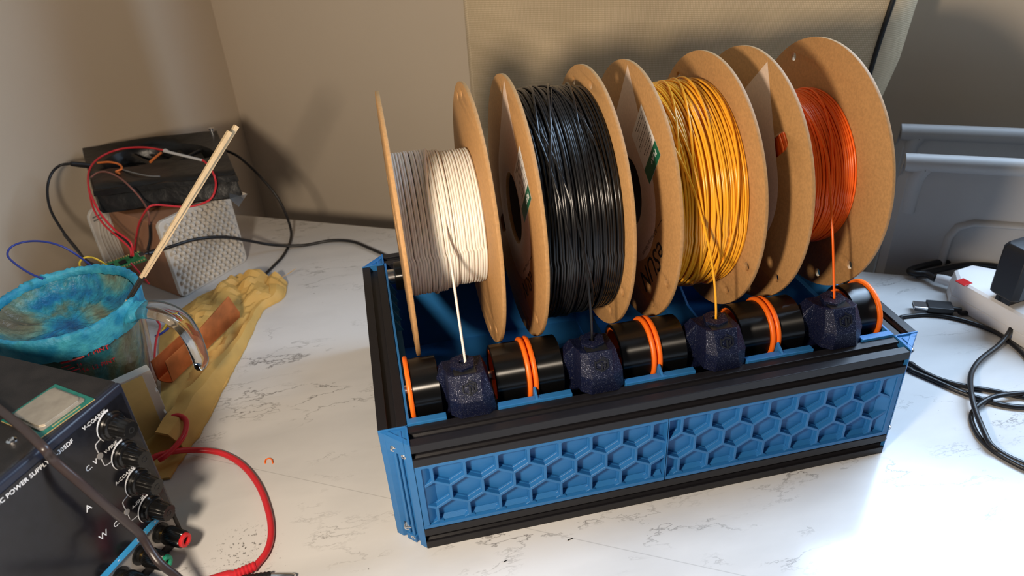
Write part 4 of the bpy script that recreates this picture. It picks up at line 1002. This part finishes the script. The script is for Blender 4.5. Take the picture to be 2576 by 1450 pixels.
wire('cable_sheath', [at(160, 590, 82), at(195, 632, 75), at(225, 660, 70), at(262, 676, 64), at(275, 690, 60)], 1.2, 'cable', parent=t)
def onb(x, y, off): return on(x, y, HB-HR*off, HR)      # in front of the brown face
def onh(x, y, off): return on(x, y, HB+HN*off, HN)      # in front of the honeycomb cover
def onf(x, y, off): return on(x, y, (0, 455-off, 0), (0, 1, 0))   # in front of the fan edge
rw = lambda P, r, m, label: wire('wire', [p if isinstance(p, Vector) else at(*p) for p in P], r, m, label)
rw([(335, 645, 70), (328, 610, 85), (290, 580, 95), (258, 545, 108), (235, 505, 122), (222, 465, 130), (226, 425, 135), (252, 396, 137), (300, 376, 139), (360, 371, 140), (418, 379, 140)], 1.15, 'redw', 'red wire arching over the left half of the fan')
t = thing('wire_splice', 'white heat-shrink sleeve joining red wires above the fan', 'wire splice', at(465, 392, 139))
b = MB(); b.tube([at(415, 379, 140), at(425, 383, 140), at(508, 403, 139)], [2.8, 1.9, 1.7], 10, flat=.8); b.build('sleeve', 'shrink', t)
rw([(508, 402, 139), (522, 414, 136), onf(538, 440, 4), onf(543, 468, 6), onf(533, 497, 9), onf(510, 512, 14), onh(470, 521, 9), onh(425, 518, 7), onh(392, 516, 7), onb(372, 524, 6), onb(351, 560, 5), onb(342, 600, 4), onb(338, 632, 4)], 1.15, 'redw', 'red wire hanging in a loop in front of the honeycomb cover')
rw([(222, 470, 131), (235, 525, 115), (262, 566, 100), (300, 600, 86), (326, 625, 76), (330, 645, 70)], 1.0, 'redw', 'red wire dropping to the green board, doubled beside the brown face')
rw([(228, 447, 131), (245, 435, 134), (268, 433, 135), (300, 447, 133), (330, 473, 130), onf(356, 503, 12), onb(372, 532, 6), onb(377, 570, 3)], 1.0, 'browire', 'brown wire curving over the fan front down the brown face')
rw([onb(377, 560, 3), onb(378, 600, 3), onb(372, 628, 4)], 1.6, 'cable', 'short black jumper lead hanging against the brown face')
rw([onb(277, 585, 3), onb(305, 596, 3), onb(328, 617, 4), onb(342, 640, 5)], 1.6, 'cable', 'short black jumper lead slanting to the green board')
rw([(245, 410, 130), (275, 408, 131), (300, 414, 130), (306, 425, 129), (292, 432, 128), (300, 437, 128)], 1.2, 'orw', 'orange wire with bare end on the fan')
rw([(305, 426, 128), (340, 436, 128), (375, 443, 127.5), (402, 444, 127)], .8, 'gryw', 'thin grey wire lying across the fan')
rw([(405, 385, 128), (390, 397, 128), (378, 408, 127)], 1.5, 'orw', 'short orange wire stub under the white sleeve')
rw([(108, 702, 121), (75, 688, 126), (38, 664, 132), (19, 643, 136), (28, 622, 138), (62, 609, 138), (108, 608, 136), (155, 620, 130), (195, 643, 118), (228, 668, 100), (248, 684, 84)], .95, 'bluew', 'thin blue wire looping above the cup rim')
rw([(206, 684, 95), (200, 662, 98), (215, 648, 98), (240, 651, 94), (268, 668, 84), (290, 688, 68)], .95, 'yelw', 'thin yellow wire beside the green board')
rw([(212, 686, 88), (235, 674, 88), (262, 672, 80), (290, 680, 70), (318, 690, 62)], .95, 'grnw', 'thin green wire beside the green board')
rw([(329, 662, 70), (345, 680, 62), (362, 700, 50), (375, 715, 40)], 1.0, 'redw', 'short red wire crossing the green board')
rw([(382, 780, 30), (395, 806, 26), (402, 822, 22), (392, 860, 18), (388, 905, 14)], 1.1, 'redw', 'red wire seen through the cup handle')
rw([(420, 770, 22), (424, 800, 20), (410, 830, 17), (392, 850, 15)], 1.0, 'yelw', 'yellow wire seen through the cup handle')
rw([(424, 826, 17), (408, 838, 16), (390, 848, 15)], 1.3, 'bluew', 'dark blue wire seen through the cup handle')
rw([(395, 780, 14), (440, 790, 16), (470, 800, 18)], 3.0, 'redw', 'thick red lead end behind the cup handle')

# ------------------------------------------------------------------ red test lead and plugs in front
t = thing('test_lead', 'thick red test lead curving across the white table from the envelope', 'test lead', at(680, 1300, 0))
wire('lead_wire', [at(418, 1060, 21), at(430, 1051, 22), at(450, 1047, 22), at(468, 1060, 21), at(464, 1092, 19), at(443, 1122, 17), at(418, 1146, 15), at(400, 1158, 13)], 2.4, 'redw', parent=t)
wire('lead_wire', [at(380, 1155, 15), at(400, 1146, 15), at(440, 1136, 14), at(500, 1133, 7), at(560, 1142, 2.7), at(612, 1173, 2.6), at(652, 1225, 2.6), at(676, 1290, 2.6), at(682, 1345, 2.6), at(670, 1390, 3.2), at(640, 1428, 4.5)], 2.55, 'redw', parent=t)
a = at(644, 1424, 4.6); c = at(590, 1447, 4.6); e = at(500, 1475, 4.6)
b = MB(); P = []; Rr = []
for k in range(13):
    P.append(a.lerp(c, k/12)); Rr.append(3.9 if k % 2 else 3.1)
P += [c.lerp(e, .1), c.lerp(e, .15), e]; Rr += [4.2, 4.6, 4.6]
b.tube(P, Rr, 20); b.build('strain_relief', 'redw', t, smooth=40)
t = thing('banana_plug', 'black banana plug with metal tip lying at the bottom edge of the picture', 'plug', at(690, 1450, 0))
a = at(610, 1462, 4.2); c = at(682, 1452, 4.2); P = [a.lerp(c, k/14) for k in range(15)]; b = MB(); b.tube(P, [4.1 if k % 2 else 3.6 for k in range(15)], 16); b.build('grip', 'chip', t)
b = MB(); e = at(742, 1452, 4.2); b.tube([c, c.lerp(e, .1), c.lerp(e, .85), e], [2.6, 2.8, 2.8, 2.0], 14); b.build('metal_tip', 'steel', t)
b = MB(); b.tube(spline([at(667, 1166, .7), at(668, 1158, .8), at(676, 1154, 1.2), at(684, 1157, .8), at(686, 1166, .7)], 6), .6, 6); q = b.build('filament_scrap', 'orange_p'); tag(q, 'tiny curl of orange filament on the table left of the box', 'filament scrap')
for k, (x, y, l) in enumerate(((1428, 1360, 4), (1268, 1414, 2.2))):
    a = at(x, y, .5); b = MB(); b.tube([a, a+V((l, .8, 0))], .4, 5); q = b.build('crumb', 'ink'); tag(q, ('dark elongated crumb on the table below the box front' if k == 0 else 'dark round crumb on the table nearest the bottom edge'), 'crumb')

# ------------------------------------------------------------------ right side: power strip, adapter, cables
def power_strip():
    z1 = 30
    o = at(2352, 747, 0); far = at(2576, 880, 0); d = (far-o); d.z = 0; d.normalize(); s_ = V((-d.y, d.x, 0)); s_ = s_ if s_.x > 0 else -s_
    t = thing('power_strip', 'white power strip with a red indicator at the right edge', 'power strip', o+d*120+s_*28)
    Wd, L, c = 54, 330, 15
    pl = [(c, 0), (Wd-c, 0), (Wd, c*1.1), (Wd, L), (0, L), (0, c*1.1)]
    def rg(m_, z): return [o+s_*(m_+(Wd-2*m_)*x/Wd)+d*(m_+(L-2*m_)*y/L)+Z*z for x, y in pl]
    b = MB(); b.loft([rg(1, .3), rg(0, 2), rg(0, 12), rg(.6, 12.3), rg(.6, 12.8), rg(0, 13.2), rg(1.5, z1-2), rg(4, z1)]); b.build('housing', 'stripw', t, smooth=25, bevel=.6)
    c0 = at(2426, 710, z1); b = MB(); b.obox(V((c0.x, c0.y, z1-.6))-d*5.5-s_*6, d*11, s_*11, Z*1.0); b.build('red_indicator', 'redneon', t, smooth=0, bevel=.3)
    for k in range(3):
        oo = o+s_*Wd*.5+d*(88+k*62)+Z*(z1-.4); b = MB()
        b.obox(oo-s_*3-d*13, s_*5, d*3, Z*.6); b.obox(oo-s_*12+d*3, s_*4.5, d*6, Z*.6); b.obox(oo+s_*8+d*3, s_*4.5, d*6, Z*.6); b.build('socket_holes', 'ink', t, smooth=0)
    b = MB(); e = o+s_*(Wd*.42)-d*2+Z*10; b.tube([e+d*6, e, e-d*9-s_*4, e-d*14-s_*7], [6, 5.6, 5, 4], 16); b.build('cord_grip', 'stripw', t)
    # adapter standing in the first socket
    a0 = o-s_*2+d*50
    t2 = thing('plug_adapter', 'black plug-in power adapter standing on the white power strip', 'power adapter', a0+s_*25+d*20+Z*z1)
    b = MB(); pw, pdp, ph = 50, 30, 62
    def rg2(m_, z, sh=0): return [a0+s_*(m_+x*(pw-2*m_))+d*(m_+y*(pdp-2*m_)+sh)+Z*z for x, y in ((.1, 0), (.9, 0), (1, .12), (1, .88), (.9, 1), (.1, 1), (0, .88), (0, .12))]
    b.loft([rg2(3, z1+7), rg2(0, z1+10), rg2(0, z1+ph-6), rg2(2.5, z1+ph-1), rg2(7, z1+ph)]); b.build('adapter_body', 'adapter', t2, smooth=30, bevel=.8)
    b = MB(); b.obox(a0+s_*6+d*10+Z*(z1+.1), s_*26, d*12, Z*8); b.obox(a0+s_*6+d*7+Z*(z1-2), s_*7, d*7, Z*10); b.build('plug_base', 'adapter', t2, smooth=0, bevel=.5)
    return o, d, s_
so, sd, ss = power_strip()
wire('mains_cable', [so+ss*16-sd*17+Z*8, at(2330, 690, 8), at(2300, 688, 7), at(2290, 680, 6), at(2330, 668, 5), at(2400, 655, 5), at(2480, 650, 5), at(2560, 651, 5), at(2640, 655, 5)], 3.6, 'cable', 'thick black mains cable behind the white power strip', 'cable')
wire('mains_cable', [at(2305, 692, 5), at(2360, 680, 5), at(2420, 668, 6), at(2480, 668, 8), at(2540, 678, 8), at(2640, 690, 8)], 3.2, 'cable', 'second thick black cable, nearer the white power strip end', 'cable')
# USB-A lead
t = thing('usb_cable', 'black cable with bare metal plug lying left of the white power strip', 'cable', at(2440, 950, 0))
a = at(2297, 769, 6); c = at(2331, 772, 6); d = (c-a).normalized(); s_ = V((-d.y, d.x, 0)).normalized(); n_ = Z
def ob(p0, l, w, h, name, m): b = MB(); b.obox(p0-s_*w/2-Z*h/2, d*l, s_*w, Z*h); b.build(name, m, t, smooth=0, bevel=.5)
ob(a, 13, 12, 4.6, 'metal_plug', 'steel'); ob(a+d*.2-d*.3, .5, 10, 3, 'plug_mouth', 'ink'); ob(a+d*12.5, 23, 15, 8, 'moulded_grip', 'cable')
e = a+d*35
b = MB(); b.tube([e, e+d*9], [2.9, 2.3], 12); b.build('strain_relief', 'cable', t)
wire('cable_sheath', [e+d*7, at(2420, 788, 3), at(2459, 783, 3), at(2503, 783, 6), at(2530, 794, 12), at(2546, 814, 14), at(2538, 838, 10), at(2512, 869, 7), at(2468, 904, 7), at(2448, 930, 7), at(2441, 955, 8), at(2444, 993, 9), at(2455, 1037, 8), at(2477, 1090, 7), at(2494, 1121, 5), at(2530, 1147, 2.4), at(2580, 1170, 2.4), at(2680, 1210, 2.4)], 2.35, 'cable', parent=t)
wc = lambda P, r, label: wire('cable', [p if isinstance(p, Vector) else at(*p) for p in P], r, 'cable', label, 'cable')
wc([V((440, 330, 2.1)), V((452, 250, 2.1)), (2240, 804, 2), (2267, 798, 2), (2296, 794, 2), (2335, 792, 2), (2388, 798, 2), (2450, 814, 2.2), (2503, 836, 2.2), (2538, 860, 2.2), (2580, 898, 2.2), (2640, 980, 2.2)], 2.1, 'black cable running from behind the blue box under the metal USB plug')
wc([V((428, 330, 2)), V((434, 220, 2)), V((445, 140, 2)), (2282, 911, 2), (2296, 919, 2), (2335, 942, 2.1), (2380, 960, 2.1), (2432, 973, 2.1), (2503, 985, 2.1), (2580, 1001, 2.1), (2700, 1010, 2.1)], 2.1, 'upper of two parallel black cables right of the blue box')
wc([V((418, 330, 2.3)), V((424, 220, 2.3)), V((436, 130, 2.3)), (2278, 925, 2), (2293, 933, 2), (2349, 957, 2), (2415, 986, 2.1), (2485, 1010, 2.1), (2530, 1021, 2.1), (2580, 1026, 2.1), (2700, 1030, 2.1)], 2.3, 'lower of two parallel black cables right of the blue box')
wc([(2700, 985, 4), (2580, 989, 5), (2525, 994, 6), (2494, 1001, 6), (2466, 1017, 5), (2447, 1037, 3), (2444, 1059, 2.1), (2459, 1094, 2.1), (2485, 1123, 2.1), (2516, 1146, 2.1), (2580, 1180, 2.1), (2700, 1230, 2.1)], 2.1, 'black cable bent in a tight loop at the right edge')

# ------------------------------------------------------------------ behind the table: bins and fabric backrest
def bin_(v0, top, left, label):
    p = on(*left, uv(0, v0), W); u0 = (p-A).dot(U); ztop = p.z
    t = thing('plastic_chair', label, 'chair', uv(u0+250, v0+8, -720), 'grey plastic chair backs behind the table')
    wd, dp = 520, 15; zb = -719
    b = MB()
    def rg(z, m_, c=8): return [uv(u0+m_+x, v0+m_+y, z) for x, y in ((c, 0), (wd-c-2*m_, 0), (wd-2*m_, c), (wd-2*m_, dp-c-2*m_), (wd-c-2*m_, dp-2*m_), (c, dp-2*m_), (0, dp-c-2*m_), (0, c))]
    b.loft([rg(zb, 0), rg(ztop-22, 0), rg(ztop-18, 1.5), rg(ztop-4, 2.5), rg(ztop-2, 5)]); b.build('backrest', 'bin', t, smooth=30, bevel=3, seg=3)
    b = MB(); b.tube([*spline([uv(u0+17, v0+6, ztop-60), uv(u0+17, v0+5, ztop-22), uv(u0+24, v0+4, ztop-7), uv(u0+40, v0+3, ztop-3), uv(u0+wd-40, v0+3, ztop-3)], 6)], 9, 16); b.build('rolled_rim', 'bin', t, smooth=60)
    # raised arch panels pressed into the side
    for k in range(3):
        ua = u0+62+k*150; b = MB(); arch = [(0, -260), (0, ztop-85), (6, ztop-72), (20, ztop-66), (75, ztop-66), (90, ztop-72), (96, ztop-85), (96, -260)]
        b.tube([uv(ua+x, v0+.5, z) for x, z in arch], 6, 12, flat=.6); b.build('pressed_rib', 'bin', t, smooth=60)
bin_(28, None, (2272, 402), 'grey moulded plastic chair back directly behind the table edge, nearer and lower of the two')
bin_(128, None, (2262, 326), 'grey moulded plastic chair back standing behind the nearer, lower one')
def backrest():
    v0 = 96
    pl = on(1160, 0, uv(0, v0), W); pr2 = on(2252, 0, uv(0, v0), W); pe = on(2318, 0, uv(0, v0+26), W)
    ul = (pl-A).dot(U); ur = (pr2-A).dot(U); ue = (pe-A).dot(U)
    t = thing('upholstered_backrest', 'beige woven fabric backrest with black seam, standing upright behind the spools', 'backrest', uv((ul+ur)/2, v0+20, -720))
    zs = [-719, -300, 30, 90, 150, 200, 260, 330, 420, 560, 760]
    def edge(z):        # right outline draws in towards the bottom
        f = max(0, min(1, (240-z)/190)); return f*f
    xl = 5
    def sec(z):
        e = edge(z); a = ur-42*e-max(0, 330-z)*.05 if z > -250 else ur-150; s_ = ue-46*e-max(0, 330-z)*.05 if z > -250 else ue-150
        pts = [(ul+3, v0+30), (ul, v0+24), (ul, v0+7), (ul+7, v0)]
        for k in range(1, 8): u = ul+7+(a-ul-7)*k/8; pts.append((u, v0-7*math.sin(math.pi*k/8)))
        pts += [(a, v0), ((a+s_)/2, v0+10), (s_, v0+26), (s_, v0+40), (a, v0+48), (ul+30, v0+48)]
        return [uv(x, y, z) for x, y in pts], a
    b = MB(); b.loft([sec(z)[0] for z in zs]); o = b.build('fabric_cover', 'weave', t, smooth=50)
    me = o.data; uvl = me.uv_layers.new(name='UVMap')
    for l in me.loops:
        co = me.vertices[l.vertex_index].co; p = V(co)/S
        uvl.data[l.index].uv = ((p.dot(U))/1000+p.dot(W)/1000, p.z/1000)
    b = MB(); pts = []
    for i in range(40):
        z = -250+1010*i/39; a = sec(z)[1]; pts.append(uv(a+1.5*math.sin(i*1.3), v0-.3, z))
    b.tube(pts, 2.6, 8); b.build('black_seam', 'piping', t)
backrest()

# ------------------------------------------------------------------ light
sc = bpy.context.scene
def light(name, typ, loc, energy, col, **k):
    l = bpy.data.lights.new(name, typ); l.energy = energy; l.color = col
    for a, v in k.items(): setattr(l, a, v)
    o = bpy.data.objects.new(name, l); COL.objects.link(o); o.location = V(loc)*S; return o
lamp = light('desk_lamp_bulb', 'SPOT', (-160, -285, 385), 14.6, (1.0, .84, .66), shadow_soft_size=.030, spot_size=math.radians(150), spot_blend=1.0)
lamp.rotation_euler = (V((300, 300, 130))-V((-160, -285, 385))).to_track_quat('-Z', 'Y').to_euler()
wu0, wu1, wz0, wz1 = WIN
wl = light('daylight_window', 'AREA', uv((wu0+wu1)/2, GAP+50, (wz0+wz1)/2), 64, (.54, .74, 1.0), shape='RECTANGLE', size=(wu1-wu0-60)*S, size_y=(wz1-wz0-60)*S)
wl.rotation_euler = (-W).to_track_quat('-Z', 'Y').to_euler()
w = bpy.data.worlds.new('room_light'); sc.world = w; w.use_nodes = True
w.node_tree.nodes['Background'].inputs[0].default_value = (.98, .97, 1.0, 1); w.node_tree.nodes['Background'].inputs[1].default_value = .05

cam = bpy.data.cameras.new('camera'); co = bpy.data.objects.new('camera', cam); COL.objects.link(co)
cam.sensor_width = 36; cam.lens = 36*FPX/2576; cam.clip_start = .01; cam.clip_end = 50
R3 = Matrix((rt, up, -fwd)).transposed(); co.matrix_world = Matrix.Translation(CAM*S) @ R3.to_4x4()
cam.dof.use_dof = True; cam.dof.focus_distance = .60; cam.dof.aperture_fstop = 9.0
sc.camera = co
sc.view_settings.view_transform = 'Standard'; sc.view_settings.look = 'None'; sc.view_settings.exposure = 0; sc.view_settings.gamma = 1
sc.view_settings.use_curve_mapping = False
